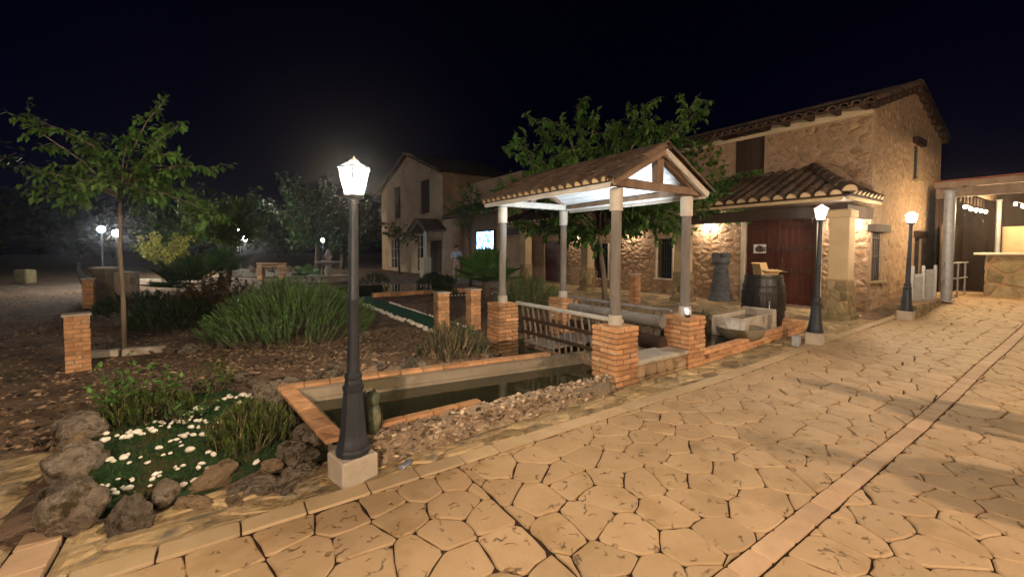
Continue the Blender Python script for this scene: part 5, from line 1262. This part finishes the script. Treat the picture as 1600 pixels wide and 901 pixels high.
# ------------------------------------------------------------------ vegetation
def leaf(mb, p, d, up, L, w, t, fold=0.25):
    """one pointed leaf: five points folded along the midrib"""
    d = d.normalized(); s = d.cross(up); s = s.normalized() if s.length > 1e-4 else d.orthogonal().normalized(); n = s.cross(d)
    o = len(mb.v); a = p+d*L*0.42; dr = n*(-L*0.12)
    mb.v += [tuple(p), tuple(a+s*w+n*w*fold), tuple(p+d*L+dr), tuple(a-s*w+n*w*fold), tuple(a+dr*0.2)]
    mb.f += [(o, o+4, o+1), (o+4, o+2, o+1), (o, o+3, o+4), (o+3, o+2, o+4)]; mb.t += [t]*5
def rv(a=1.0): return Vector((random.uniform(-a, a), random.uniform(-a, a), random.uniform(-a, a)))
def tree(name, label, base, trunk, limbs, leaf_mat, bark, r0, L, w, per, twig=(0.25, 0.5), ntw=7, cat='tree', droop=0.6):
    """trunk: list of (x,y,z) offsets; limbs: (height fraction on the trunk, tip offset)"""
    t = thing(name, label, cat, base)
    tp = [Vector(p) for p in trunk]; H = len(tp)-1
    wood = MB(); wood.tube(tp, [r0*(1-0.55*i/H) for i in range(H+1)], 10)
    fol = MB()
    def at(f): f = f*H; i = min(int(f), H-1); return tp[i].lerp(tp[i+1], f-i)
    for f, tip in limbs:
        a = at(f); tip = Vector(tip); l = (tip-a).length
        m1 = a.lerp(tip, 0.35)+Vector((0, 0, 0.10*l))+rv(0.05*l); m2 = a.lerp(tip, 0.7)+Vector((0, 0, 0.07*l))+rv(0.06*l)
        pts = [a, m1, m2, tip]; rr = max(0.012, r0*0.42); wood.tube(pts, [rr, rr*.7, rr*.45, rr*.2], 6)
        for q in range(ntw):
            u = 0.25+0.75*(q+random.random()*0.8)/ntw; u = min(u, 1); k = min(int(u*3), 2); p = pts[k].lerp(pts[k+1], u*3-k)
            dr = (tip-a).normalized()*0.7+rv(0.9)+Vector((0, 0, 0.15)); dr.normalize(); tl = random.uniform(*twig)
            e = p+dr*tl+Vector((0, 0, -droop*0.15*tl)); wood.tube([p, p.lerp(e, .5)+Vector((0, 0, .03)), e], [rr*.22, rr*.16, rr*.08], 4, False)
            shade = random.random()
            for j in range(per):
                g = (j+random.random())/per; q_ = p.lerp(e, g)+rv(0.03)
                ld = (dr*0.5+rv(1.0)+Vector((0, 0, -droop))); sz = random.uniform(0.65, 1.15)
                leaf(fol, q_, ld, Vector((0, 0, 1))+rv(0.5), L*sz, w*sz, 0.6*shade+0.4*random.random())
    wood.build('trunk', bark, t, True, 0); fol.build('crown', leaf_mat, t); return t
def loc(lat, dep, z): v = RT*lat+FW*dep; return (v.x, v.y, z)
# young tree at the left
tips = [(-1.50, .1, 3.62), (-1.05, -.3, 3.42), (-.65, .2, 3.25), (-1.15, .3, 2.78), (-.80, -.5, 2.70), (-.85, .1, 2.24), (-.45, -.6, 2.30), (.73, 0, 3.80), (.55, .4, 3.50), (1.02, -.1, 3.42), (1.38, .1, 2.84), (1.1, -.4, 2.95), (.75, .5, 2.9), (1.45, 0, 2.05), (1.0, -.5, 2.25), (1.05, .4, 2.35), (.42, -.3, 3.1), (-.15, -.2, 2.98), (-.2, .5, 2.9), (.3, .6, 2.7), (.25, -.7, 2.5), (-.4, .7, 2.6)]
tree('young_tree', 'slender young tree with spreading leafy branches beside the brick pillar', (-1.3, 8.7, 0.02), [(0, 0, 0), (.01, 0, .8), (-.01, .01, 1.6), (.015, 0, 2.3), (.0, 0.02, 2.75)],
     [(random.uniform(.66, .99), loc(*p)) for p in tips], 'leaf', 'bark', 0.036, 0.125, 0.036, 11, (0.14, 0.30), 10)
# mulberry behind the pavilion
tips = [(-2.6, 0, 4.45), (-2.35, -.6, 3.9), (-1.9, .2, 5.1), (-1.4, -.4, 4.9), (-.8, .1, 5.45), (-.4, -.5, 5.0), (.2, .3, 5.0), (.35, -.2, 4.6), (1.0, 0, 5.45), (.9, -.6, 4.9), (1.7, .3, 5.0), (2.55, 0, 5.8), (2.3, -.3, 5.2), (2.1, .2, 4.6), (2.9, .1, 4.0), (3.2, -.2, 3.2), (3.75, 0, 2.45), (3.3, .5, 2.7), (3.9, .1, 2.9), (3.6, -.3, 3.6), (3.0, .3, 4.4), (2.9, -.5, 3.0), (2.6, -.6, 2.6), (1.9, -.3, 2.1), (1.4, -.8, 2.25), (.9, .4, 2.1), (-.6, -.5, 1.95), (-1.0, .3, 2.0), (-1.6, -.3, 2.05), (-2.3, 0, 2.15), (-2.6, .3, 2.9), (-2.9, 0, 3.35), (-1.8, -.6, 3.1), (-1.0, -1.0, 3.6), (0, -1.2, 3.4), (1.0, -1.1, 3.5), (2.0, -.9, 3.5), (0, .9, 4.2), (1.3, .8, 4.0), (-1.3, .8, 4.2), (.4, -.9, 2.6), (1.0, .2, 2.7), (2.4, .3, 3.0), (-.3, .2, 2.5)]
tree('mulberry_tree', 'broad leafy tree rising behind the pavilion roof before the house', (8.66, 8.14, 0.05), [(0, 0, 0), (-.02, .03, .8), (-.10, .09, 1.5), (-.16, .1, 2.1), (-.1, .1, 2.7)],
     [(random.uniform(.62, .99), loc(*p)) for p in tips], 'leaf', 'bark', 0.085, 0.185, 0.054, 18, (0.30, 0.65), 15, droop=0.7)
# branch with leaves left of the pavilion (far small tree)
tips = [(-.9, 0, 3.6), (-.5, .3, 3.9), (0, 0, 4.05), (.4, -.2, 3.7), (.7, .1, 3.3), (-.8, -.2, 3.2), (.1, .3, 3.3)]
tree('small_tree', 'small dark leafed tree in front of the far house wall', (8.15, 14.9, 0.05), [(0, 0, 0), (.03, 0, 1.0), (0, .03, 2.0), (.02, 0, 2.9)], [(random.uniform(.6, .99), loc(*p)) for p in tips], 'leaf', 'bark_dark', 0.06, 0.2, 0.055, 9, (.3, .5), 6)
# half bare shrub before the far house
tips = [(-.9, 0, 3.1), (-.4, .2, 3.3), (.3, 0, 3.0), (.8, .2, 2.7), (1.1, 0, 2.2), (-1.0, .2, 2.6), (.7, -.3, 2.4), (0, -.3, 2.9)]
tree('climbing_shrub', 'thin leafy shrub arching over the far house lower windows', (9.0, 25.6, 0.05), [(0, 0, 0), (-.05, 0, .8), (-.1, .02, 1.7), (-.05, 0, 2.4)], [(random.uniform(.6, .99), loc(*p)) for p in tips], 'leaf_olive', 'bark_dark', 0.07, 0.22, 0.06, 8, (.3, .6), 6, cat='shrub')
def blob_tree(name, label, base, h, c, rad, n, L, mtl, r0=0.12, seed=1, cat='tree', twigs=26):
    """crown of leafy twigs spread through an uneven volume"""
    random.seed(seed); t = thing(name, label, cat, base); wood = MB(); fol = MB()
    c = Vector(c); wood.tube([(0, 0, 0), (c.x*.3+.04, c.y*.3, h*.5), (c.x*.7, c.y*.7, h)], [r0, r0*.8, r0*.55], 8)
    for q in range(twigs):
        d = rv(); d = d.normalized(); k = random.uniform(0.45, 1.0)*(1+0.25*noise.noise(d*2+Vector((seed, 0, 0))))
        tip = c+Vector((d.x*rad[0], d.y*rad[1], d.z*rad[2]))*k; a = Vector((c.x*.7, c.y*.7, h*random.uniform(.75, 1)))
        mid = a.lerp(tip, .5)+rv(.1*rad[0]); wood.tube([a, mid, tip], [r0*.35, r0*.2, r0*.05], 5, False)
        sh = random.random()
        for j in range(n//twigs):
            g = random.random()**0.6; p = (a.lerp(mid, g*2) if g < .5 else mid.lerp(tip, g*2-1))+rv(0.17*min(rad)); leaf(fol, p, rv()+Vector((0, 0, -.5)), Vector((0, 0, 1))+rv(.6), L*random.uniform(.6, 1.2), L*.3, .6*sh+.4*random.random())
    wood.build('trunk', 'bark_dark', t, True, 0); fol.build('crown', mtl, t); return t
blob_tree('pale_tree', 'small round yellow green tree lit by a far garden lamp', (-2.62, 28.3, 0.05), 1.0, (0, 0, 1.85), (1.55, 1.4, 0.80), 2600, 0.16, 'leaf_yellow', 0.06, 3, twigs=60)
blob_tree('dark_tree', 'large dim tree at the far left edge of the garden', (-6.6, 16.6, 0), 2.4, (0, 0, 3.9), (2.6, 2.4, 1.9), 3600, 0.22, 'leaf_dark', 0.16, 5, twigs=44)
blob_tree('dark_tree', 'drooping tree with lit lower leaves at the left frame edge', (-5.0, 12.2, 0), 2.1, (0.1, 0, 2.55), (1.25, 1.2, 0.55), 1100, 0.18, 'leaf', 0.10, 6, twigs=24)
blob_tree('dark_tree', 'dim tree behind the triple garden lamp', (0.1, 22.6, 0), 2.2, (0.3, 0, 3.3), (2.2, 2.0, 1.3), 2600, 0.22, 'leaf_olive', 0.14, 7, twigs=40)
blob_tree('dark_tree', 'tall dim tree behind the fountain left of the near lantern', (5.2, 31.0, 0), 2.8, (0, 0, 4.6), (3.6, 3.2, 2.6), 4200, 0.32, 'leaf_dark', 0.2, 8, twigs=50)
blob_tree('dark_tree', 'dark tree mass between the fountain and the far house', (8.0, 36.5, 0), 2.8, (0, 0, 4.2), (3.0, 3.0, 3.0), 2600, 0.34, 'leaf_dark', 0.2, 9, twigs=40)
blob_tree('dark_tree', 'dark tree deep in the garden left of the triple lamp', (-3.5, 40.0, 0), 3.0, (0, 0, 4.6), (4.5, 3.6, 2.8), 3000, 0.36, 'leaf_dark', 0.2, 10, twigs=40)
def needle_bush(name, label, base, rx, ry, h, n, mtl, seed, stem=(0.25, 0.5), nl=0.028, per=46, upr=0.8, cat='shrub', group=None, dry=0.0):
    random.seed(seed); t = thing(name, label, cat, base, 0, group); fol = MB(); wood = MB(); st = MB()
    for q in range(n):
        a = random.uniform(0, 6.283); r = math.sqrt(random.random()); x, y = math.cos(a)*r*rx, math.sin(a)*r*ry
        top = h*(1-0.72*r**2.6)*random.uniform(0.78, 1.06)*(1+0.18*noise.noise(Vector((x*2.2, y*2.2, seed)))); L = random.uniform(*stem)
        e = Vector((x*(1+.10*r), y*(1+.10*r), max(0.14, top))); d = Vector((x*0.55, y*0.55, upr))+rv(.22); d.normalize(); p = e-d*min(L, e.z*0.95+.05); sh = random.random()
        isd = random.random() < dry
        (st if isd else wood).tube([p, p.lerp(e, .5)+rv(.012), e], [.0045, .003, .0016], 3, False)
        if isd: st.t += [random.random()]*(len(st.v)-len(st.t)); 
        for j in range(per if not isd else per//4):
            g = j/per; c = p.lerp(e, g); s = rv(); s = (s-d*s.dot(d)); s = s.normalized() if s.length > .01 else d.orthogonal(); tip = c+(s*0.75+d*0.75)*nl*random.uniform(.7, 1.2)*(1 if g < .9 else .7)
            w = d.cross(s)*nl*0.13; m = fol if not isd else st; o = len(m.v); m.v += [tuple(c-w), tuple(c+w), tuple(tip)]; m.f.append((o, o+1, o+2)); m.t += [.6*sh+.4*random.random()]*3
    k = max(3, n//60)
    for q in range(k): 
        a = random.uniform(0, 6.28); wood.tube([(0, 0, 0), (math.cos(a)*rx*.35, math.sin(a)*ry*.35, h*.3), (math.cos(a)*rx*.6, math.sin(a)*ry*.6, h*.6)], [.015, .01, .005], 5, False)
    wood.build('stems', 'bark_dark', t); fol.build('foliage', mtl, t)
    if st.v: st.build('dry_stems', 'straw', t)
    return t
needle_bush('rosemary_bush', 'big upright green rosemary bush behind the near lamp post', (1.05, 8.55, 0.03), 1.38, 1.1, 1.05, 1000, 'rosemary', 21, (0.28, 0.5), 0.046, 50)
needle_bush('rosemary_bush', 'dark rosemary bush behind the back pavilion pedestals', (6.35, 8.5, 0.04), 0.95, 0.8, 0.95, 520, 'rosemary', 22, (0.25, 0.45), 0.036, 36)
needle_bush('lavender_bush', 'grey green lavender clump with dry stems at the far pool edge', (2.75, 5.55, 0.06), 0.55, 0.42, 0.50, 330, 'lavender', 23, (0.18, 0.34), 0.05, 20, 0.55, dry=0.3)
needle_bush('small_shrub', 'low shrub growing in the fountain pond beside the trough', (7.2, 4.45, 0.09), 0.42, 0.30, 0.42, 160, 'lavender', 24, (0.15, 0.3), 0.045, 22, 0.6)
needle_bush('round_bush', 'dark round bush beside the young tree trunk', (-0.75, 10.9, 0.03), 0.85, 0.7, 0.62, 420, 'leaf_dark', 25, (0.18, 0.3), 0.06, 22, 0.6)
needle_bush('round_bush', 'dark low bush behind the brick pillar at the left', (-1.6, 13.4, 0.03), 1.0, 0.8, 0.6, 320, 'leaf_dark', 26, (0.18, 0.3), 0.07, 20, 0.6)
needle_bush('bed_plant', 'tangled green plant with dry stems at the right of the planting bed', (0.16, 4.1, 0.05), 0.30, 0.42, 0.30, 330, 'leaf_olive', 27, (0.12, 0.24), 0.035, 20, 0.6, cat='plant', dry=0.18)
needle_bush('bed_plant', 'grassy tuft at the back left of the planting bed', (-0.62, 5.1, 0.05), 0.36, 0.30, 0.26, 220, 'leaf_olive', 28, (0.12, 0.24), 0.05, 16, 0.7, cat='plant', dry=0.25)
for i, (x, y, s) in enumerate([(7.3, 17.0, .6), (8.3, 17.6, .55), (5.6, 19.2, .7), (9.3, 21.3, .5), (6.3, 13.3, .45)]):
    needle_bush('low_bush', ['low bush on the pond bank before the far house door', 'low bush right of the pond before the man', 'wide low bush at the back of the pond', 'dark bush beside the far canopy post', 'small bush by the row of white stones'][i], (x, y, 0.05), s, s*.8, s*.8, 130, 'leaf_dark', 30+i, (.18, .3), .08, 14, .6)
def broad_bush(name, label, base, rx, ry, h, stems, mtl, seed, L=0.05, per=26, cat='shrub'):
    random.seed(seed); t = thing(name, label, cat, base); wood = MB(); fol = MB()
    for q in range(stems):
        a = random.uniform(0, 6.283); r = random.random()**.5; e = Vector((math.cos(a)*r*rx, math.sin(a)*r*ry, h*(1-.5*r*r)*random.uniform(.6, 1.1))); p = Vector((e.x*.25, e.y*.25, 0)); m = p.lerp(e, .55)+rv(.05)
        wood.tube([p, m, e], [.006, .004, .002], 4, False); sh = random.random()
        for j in range(per):
            g = .25+.75*random.random(); c = (p.lerp(m, g*2) if g < .5 else m.lerp(e, g*2-1)); leaf(fol, c+rv(.02), rv()+Vector((0, 0, .1)), Vector((0, 0, 1))+rv(.5), L*random.uniform(.6, 1.2), L*.3, .6*sh+.4*random.random())
    wood.build('stems', 'bark_dark', t); fol.build('foliage', mtl, t); return t
broad_bush('red_bush', 'reddish brown leafy bush left of the big rosemary', (-0.10, 11.2, 0.03), .95, .75, 1.02, 130, 'leaf_red', 41, 0.09, 40)
broad_bush('rose_plant', 'straggly broad leafed plant at the back corner of the planting bed', (-0.72, 5.25, 0.05), .42, .35, .58, 26, 'leaf', 42, 0.06, 16, 'plant')
broad_bush('bed_weed', 'thin bright green weed at the back of the planting bed', (-0.12, 5.55, 0.05), .28, .2, .42, 14, 'leaf_olive', 43, 0.05, 14, 'plant')
broad_bush('bed_weed', 'small leafy weed on the turf amid the white pebbles', (-0.32, 4.75, 0.05), .25, .25, .30, 14, 'leaf', 44, 0.04, 12, 'plant')
def palm(name, label, base, trunk, fr, n, seed, mtl='palm', up=0.5):
    random.seed(seed); t = thing(name, label, 'palm', base)
    if trunk: MB().lathe([(0.13, 0), (0.15, trunk*.4), (0.12, trunk*.8), (0.05, trunk)], n=10).build('trunk', 'bark_dark', t, True)
    for q in range(n):
        a = q*2.399+random.uniform(-.2, .2); el = R_(random.uniform(5, 80)); d = Vector((math.cos(a)*math.cos(el), math.sin(a)*math.cos(el), math.sin(el))); p0 = Vector((0, 0, trunk*.95)); p1 = p0+d*fr*random.uniform(.45, .6)
        mb = MB(); mb.tube([p0, p1], [.012, .008], 4, False); mb.t += [.4]*(len(mb.v)); s = d.cross(Vector((0, 0, 1))); s = s.normalized() if s.length > .05 else Vector((1, 0, 0)); u = s.cross(d)
        sh = random.random(); nb = 15
        for j in range(nb):
            th = R_(-95+190*j/(nb-1)); bd = (d*math.cos(th)+s*math.sin(th)+u*.12).normalized(); L = fr*.55*(1-.25*abs(math.sin(th))); sd = bd.cross(u).normalized()*L*.05; tip = p1+bd*L+Vector((0, 0, -.10*L)); mid = p1+bd*L*.55; o = len(mb.v)
            mb.v += [tuple(p1), tuple(mid+sd), tuple(tip), tuple(mid-sd)]; mb.f += [(o, o+1, o+2), (o, o+2, o+3)]; mb.t += [.5*sh+.5*random.random()]*4
        mb.build('frond', mtl, t)
    return t
palm('fan_palm', 'green fan palm behind the left pavilion post', (6.95, 11.7, 0.05), .55, 1.25, 30, 51)
palm('fan_palm', 'dim fan palm left of the red leafed bush', (-0.85, 15.2, 0.05), .45, 1.1, 24, 52, 'leaf_dark')
palm('fan_palm', 'dark fan palm in the shade behind the yellow green tree', (-0.1, 19.4, 0.05), .6, 1.2, 20, 53)
palm('spiky_plant', 'spiky low plant beside the fountain wall', (3.6, 24.4, .1), 0, .9, 14, 54)

# ------------------------------------------------------------------ far garden: fountain, seat, walls, lamps
ft = thing('fountain', 'tiered stone fountain at the far end of the garden', 'fountain', (4.3, 22.6, 0.03))
MB().lathe([(0.9, 0), (0.9, .22), (0.98, .24), (0.98, .30), (0.84, .30), (0.84, .12)], n=24).build('basin', 'concrete', ft, True, 30)
MB().lathe([(0.26, .1), (0.24, .22), (0.15, .34), (0.2, .52), (0.13, .72), (0.16, .80)], n=16).build('pedestal', 'concrete', ft, True, 40)
MB().lathe([(0.14, .80), (0.45, .90), (0.58, .97), (0.58, 1.0), (0.5, .98), (0.1, .92)], n=24).build('bowl', 'concrete', ft, True, 40)
MB().lathe([(0.12, .94), (0.10, 1.06), (0.15, 1.16), (0.22, 1.24), (0.2, 1.28), (0.09, 1.30), (0.05, 1.5), (.015, 1.62)], n=16).build('finial', 'concrete', ft, True, 40)
for k in range(5): MB().tube([(0, 0, 1.6), (.08*math.cos(k*1.26), .08*math.sin(k*1.26), 1.5), (.17*math.cos(k*1.26), .17*math.sin(k*1.26), 1.27)], .01, 5).build('water_jet', 'white_paint', ft, True)
seat = thing('brick_arch', 'low open brick frame at the back of the garden', 'brick frame', (2.05, 25.2, 0.05), R_(-34.3))
for s in (-1, 1):
    for c in range(7): MB().bbox((s*.56, 0, .06+c*.11), (.27, .3, .1), .008).build('brick', 'brick', seat)
for c in range(5): MB().bbox((-.56+c*.28, 0, .84), (.27, .34, .08), .008).build('cap_brick', 'brick', seat)
for c in range(3): MB().bbox((-.28+c*.28, .0, .70), (.27, .2, .1), .008).build('brick', 'brick', seat)
gwl = thing('garden_wall', 'low pale garden wall running behind the brick frame to the fountain', 'wall', (0, 0, 0))
for q in range(9):
    p = Vector((0.2, 29.8, 0))+RT*(q*.62); MB().bbox((p.x, p.y, .24), (.6, .3, .44), .02, rz=-YAW).build('wall_block', 'concrete', gwl)
gwl2 = thing('garden_wall', 'low pale wall behind the young tree by the yellow green tree', 'wall', (0, 0, 0))
for q in range(9):
    p = Vector((-4.2, 25.6, 0))+RT*(q*.5)+FW*.05*q; MB().bbox((p.x, p.y, .15), (.48, .3, .30), .02, rz=-YAW).build('wall_block', 'concrete', gwl2)
for i, (a, d, h) in enumerate([(-22.9, 20, .85)]):
    p = FW*20+RT*(-23.1); o = tag(MB().bbox((p.x, p.y, .33), (.62, .45, .68), .05, rz=-YAW, jit=.03).build('stone_block', 'column_stone'), 'rough square stone block at the far left edge of the path', 'stone block')
blk = thing('stone_gatepost', 'pair of low stone posts behind the heron statue', 'post', (-3.15, 18.4, 0), -YAW)
MB().bbox((0, 0, .5), (.5, .4, 1.0), .03).build('stone_block', 'column_stone', blk); MB().bbox((.62, .1, .45), (.5, .4, .9), .03).build('stone_block', 'concrete', blk); MB().bbox((0, 0, 1.02), (.56, .46, .06), .01).build('cap', 'plaster_pale', blk)
her = thing('heron_statue', 'grey heron statue standing behind the far left pillar', 'statue', (-3.25, 16.6, 0.03), -YAW)
mb = MB(); mb.tube([(-.02, 0, .55), (-.03, 0, .72), (-.12, 0, .9), (-.17, 0, 1.08), (-.15, 0, 1.2), (-.2, 0, 1.23)], [.05, .09, .07, .035, .045, .02], 9); mb.tube([(-.03, 0, .75), (.05, 0, .62), (.16, 0, .48), (.22, 0, .36)], [.09, .12, .08, .02], 9); mb.tube([(-.2, 0, 1.23), (-.34, 0, 1.2)], [.018, .003], 6); mb.build('body', 'rook_grey', her, True, 0)
for s in (-.03, .05): MB().tube([(.03, s, .55), (.0, s, .28), (.02, s, 0)], .014, 6).build('leg', 'rook_grey', her, True)
def garden_lamp(label, base, h, heads, watts, col, mtl, r=0.11):
    t = thing('garden_lamp', label, 'lamp', base)
    MB().lathe([(.09, 0), (.09, .1), (.05, .2), (.035, h*.6), (.03, h-.1)], n=10).build('pole', 'iron', t, True, 30)
    for (dx, dz) in heads:
        p = RT*dx
        if dx: MB().tube([(0, 0, h-.25), (p.x*.6, p.y*.6, h+dz-.22), (p.x, p.y, h+dz-.1)], .018, 6).build('arm', 'iron', t, True)
        MB().lathe([(.03, -r), (r*.75, -r*.7), (r, 0), (r*.75, r*.7), (.02, r)], (p.x, p.y, h+dz), 14).build('globe', mtl, t, True, 0)
        light('globe_light', t, (p.x, p.y, h+dz), watts, col, r*.6)
garden_lamp('three globe garden lamp shining at the back of the garden', (0.92, 33.3, 0), 2.45, [(-.32, -.12), (.32, -.12), (0, .42)], 70, (1, .90, .72), 'globe', .17)
garden_lamp('cold white garden lamp on a dark post at the far left', (-4.5, 26.0, 0), 2.5, [(0, 0.02)], 60, (.72, .84, 1), 'cool_bulb', .13)
garden_lamp('warm white garden lamp behind the young tree trunk', (-3.55, 23.0, 0), 2.27, [(0, 0)], 80, (1, .92, .8), 'globe', .13)
garden_lamp('bluish garden lamp standing behind the fountain', (4.3, 23.9, 0), 2.1, [(0, 0)], 60, (.72, .9, 1), 'cool_bulb', .08)
for i, (x, y, lab) in enumerate([(0.28, 10.6, 'tiny ground spotlight between the red bush and the rosemary'), (0.45, 11.3, 'second tiny ground spotlight behind the rosemary'), (6.9, 3.68, 'tiny pond spotlight left of the trough')]):
    t = thing('ground_spotlight', lab, 'lamp', (x, y, .14 if i == 2 else .3)); MB().lathe([(.03, -.3), (.03, 0), (.045, .02), (.045, .05)], n=10).build('housing', 'iron_plain', t, True, 30); MB().lathe([(.035, .05), (.03, .065), (.01, .07)], n=10).build('lens', 'led_lens', t, True)
    light('spot_light', t, (0, 0, .12), 0.6 if i < 2 else .04, (.9, .95, 1), .03)
for i in range(7):
    p = Vector((1.3, 28.7, 0))+RT*(i*.55); boulder(p.x, p.y, .16, .14, .16, 'round stone on the low wall behind the brick frame', i, True, z=.42, group='stones on the far garden wall')

# ------------------------------------------------------------------ people
def skin_mesh(name, verts, edges, radii, mtl, root=0, sub=1):
    me = bpy.data.meshes.new(name); me.from_pydata(verts, edges, []); o = bpy.data.objects.new(name, me); C.objects.link(o)
    o.modifiers.new('s', 'SKIN'); sv = me.skin_vertices[0].data
    for i, r in enumerate(radii): sv[i].radius = (r if isinstance(r, tuple) else (r, r))
    sv[root].use_root = True
    m = o.modifiers.new('d', 'SUBSURF'); m.levels = sub; m.render_levels = sub
    dg = bpy.context.evaluated_depsgraph_get(); ev = o.evaluated_get(dg); nm = bpy.data.meshes.new_from_object(ev); nm.name = name
    bpy.data.objects.remove(o); nm.materials.clear(); nm.materials.append(MAT[mtl]); nm.polygons.foreach_set('use_smooth', [True]*len(nm.polygons)); return nm
def person(label, base, rz, arms):
    """stands facing -y; arms 'phone' holds both hands before the chest, 'down' lets them hang"""
    t = thing('person', label, 'person', base, rz)
    V = [(0, 0, .95), (0, .01, 1.12), (0, .0, 1.32), (0, .01, 1.45), (0, 0, 1.53), (0, -.02, 1.62), (0, -.02, 1.72)]
    Rr = [(.15, .10), (.14, .095), (.165, .10), (.10, .07), .05, (.075, .09), (.06, .075)]; E = [(i, i+1) for i in range(6)]
    for s in (-1, 1):
        n = len(V); V += [(s*.09, 0, .88), (s*.105, -.01, .50), (s*.11, .02, .10), (s*.115, -.10, .04)]; Rr += [.085, .058, .042, .035]; E += [(0, n), (n, n+1), (n+1, n+2), (n+2, n+3)]
        n = len(V)
        if arms == 'phone': P = [(s*.19, .0, 1.42), (s*.25, .03, 1.14), (s*.12, -.20, 1.12), (s*.06, -.27, 1.15)]
        else: P = [(s*.19, .0, 1.42), (s*.24, .02, 1.14), (s*.25, -.03, .90), (s*.245, -.06, .80)]
        V += P; Rr += [.06, .046, .036, .034]; E += [(3, n), (n, n+1), (n+1, n+2), (n+2, n+3)]
        h = len(V)-1; d = Vector(P[3])-Vector(P[2]); d.normalize()
        for q, (a, L) in enumerate(((-.028, .075), (-.010, .085), (.010, .08), (.028, .065), (.05, .05))):
            m = len(V); side = Vector((0, 0, 1)) if arms == 'phone' else Vector((0, 1, 0)); b0 = Vector(P[3])+d*.03+side*a; b1 = b0+d*L+Vector((-s*.03, 0, 0)); V += [tuple(b0), tuple(b1)]; Rr += [.010, .008]; E += [(h, m), (m, m+1)]
    inst('body', skin_mesh('body', V, E, Rr, 'skin', 0, 1), t)
    SV = [(0, 0, .92), (0, .01, 1.12), (0, 0, 1.32), (0, .01, 1.46)]; SR = [(.172, .125), (.158, .115), (.182, .118), (.11, .08)]; SE = [(0, 1), (1, 2), (2, 3)]
    for s in (-1, 1):
        n = len(SV); SV += [(s*.195, 0, 1.42), (s*.235, .02, 1.22)]; SR += [.076, .064]; SE += [(3, n), (n, n+1)]
        if arms == 'phone': SV += [(s*.25, .03, 1.14), (s*.17, -.11, 1.13)]; SR += [.058, .05]; SE += [(n+1, n+2), (n+2, n+3)]
    inst('shirt', skin_mesh('shirt', SV, SE, SR, 'shirt', 0, 1), t)
    TV = [(0, 0, .95), (0, 0, .88)]; TR = [(.16, .115), (.15, .11)]; TE = [(0, 1)]
    for s in (-1, 1):
        n = len(TV); TV += [(s*.095, 0, .80), (s*.105, -.01, .50), (s*.11, .02, .09)]; TR += [.10, .078, .064]; TE += [(1, n), (n, n+1), (n+1, n+2)]
    inst('trousers', skin_mesh('trousers', TV, TE, TR, 'trousers', 0, 1), t)
    for s in (-1, 1): inst('shoe', skin_mesh('shoe', [(s*.11, .06, .045), (s*.115, -.05, .045), (s*.12, -.16, .035)], [(0, 1), (1, 2)], [.048, .05, .038], 'shoe', 0, 1), t)
    mb = MB().lathe([(.082, 1.66), (.092, 1.70), (.085, 1.755), (.05, 1.79), (.01, 1.80)], (0, .008, 0), 14); mb.build('hair', 'hair', t, True, 0)
    return t
man = person('person in pale blue shirt and light trousers looking at a glowing phone', (9.85, 19.5, 0.04), R_(-15), 'phone')
ph = thing('phone', 'glowing phone held by the person near the far house', 'phone', (9.85, 19.5, 0.04), R_(-15))
MB().bbox((0, -.315, 1.16), (.075, .012, .15), .004, M=Matrix.Rotation(R_(-35), 4, 'X')).build('phone_case', 'black', ph); MB().box((0, -.305, 1.168), (.066, .004, .13), M=Matrix.Rotation(R_(-35), 4, 'X')).build('phone_screen', 'phone_glow', ph)
for x, y, rz, lab in ((5.9, -1.17, 2.9, 'assumed person added on the drive out of frame, farther from the band'), (4.9, -1.4, 3.4, 'assumed person added on the drive out of frame, nearer the viewer')):
    person(lab, (x, y, gz(x, y)), rz, 'down')  # assumed people, added out of frame to cast the shadows on the drive
# ------------------------------------------------------------------ far wood and the haze added for lamp glow
random.seed(77); mb = MB(); wd = MB()
for q in range(46):
    a = R_(-52+q*2.4)
    d = random.uniform(52, 68); p = FW*d*math.cos(a)+RT*d*math.sin(a)
    if p.x > 5 and p.y < 48: continue
    h = random.uniform(5, 9); wd.tube([(p.x, p.y, -.1), (p.x, p.y, h*.5)], [.25, .15], 5)
    for j in range(260):
        v = rv(); v.normalize(); k = random.random()**.4; c = Vector((p.x+v.x*3.4*k, p.y+v.y*3.4*k, h*.58+v.z*h*.42*k))
        leaf(mb, c, rv(), Vector((0, 0, 1))+rv(.6), .75, .3, random.random())
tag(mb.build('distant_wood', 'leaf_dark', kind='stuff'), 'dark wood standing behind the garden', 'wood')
mb = MB(); mb.box((0, 45, 8.5), (330, 330, 19.5)) 
hz = mb.build('haze', None, kind='stuff'); tag(hz, 'thin haze volume added to give the lamps a glow', 'haze')  # scattering volume added so the lamps bloom
m = bpy.data.materials.new('haze'); m.use_nodes = True; nt = m.node_tree; nt.nodes.clear(); pv = nt.nodes.new('ShaderNodeVolumePrincipled'); mo = nt.nodes.new('ShaderNodeOutputMaterial')
pv.inputs['Color'].default_value = (0.92, 0.94, 1.0, 1); pv.inputs['Density'].default_value = 0.0007; pv.inputs['Anisotropy'].default_value = 0.90
nt.links.new(pv.outputs[0], mo.inputs['Volume']); hz.data.materials.append(m); MAT['haze'] = m
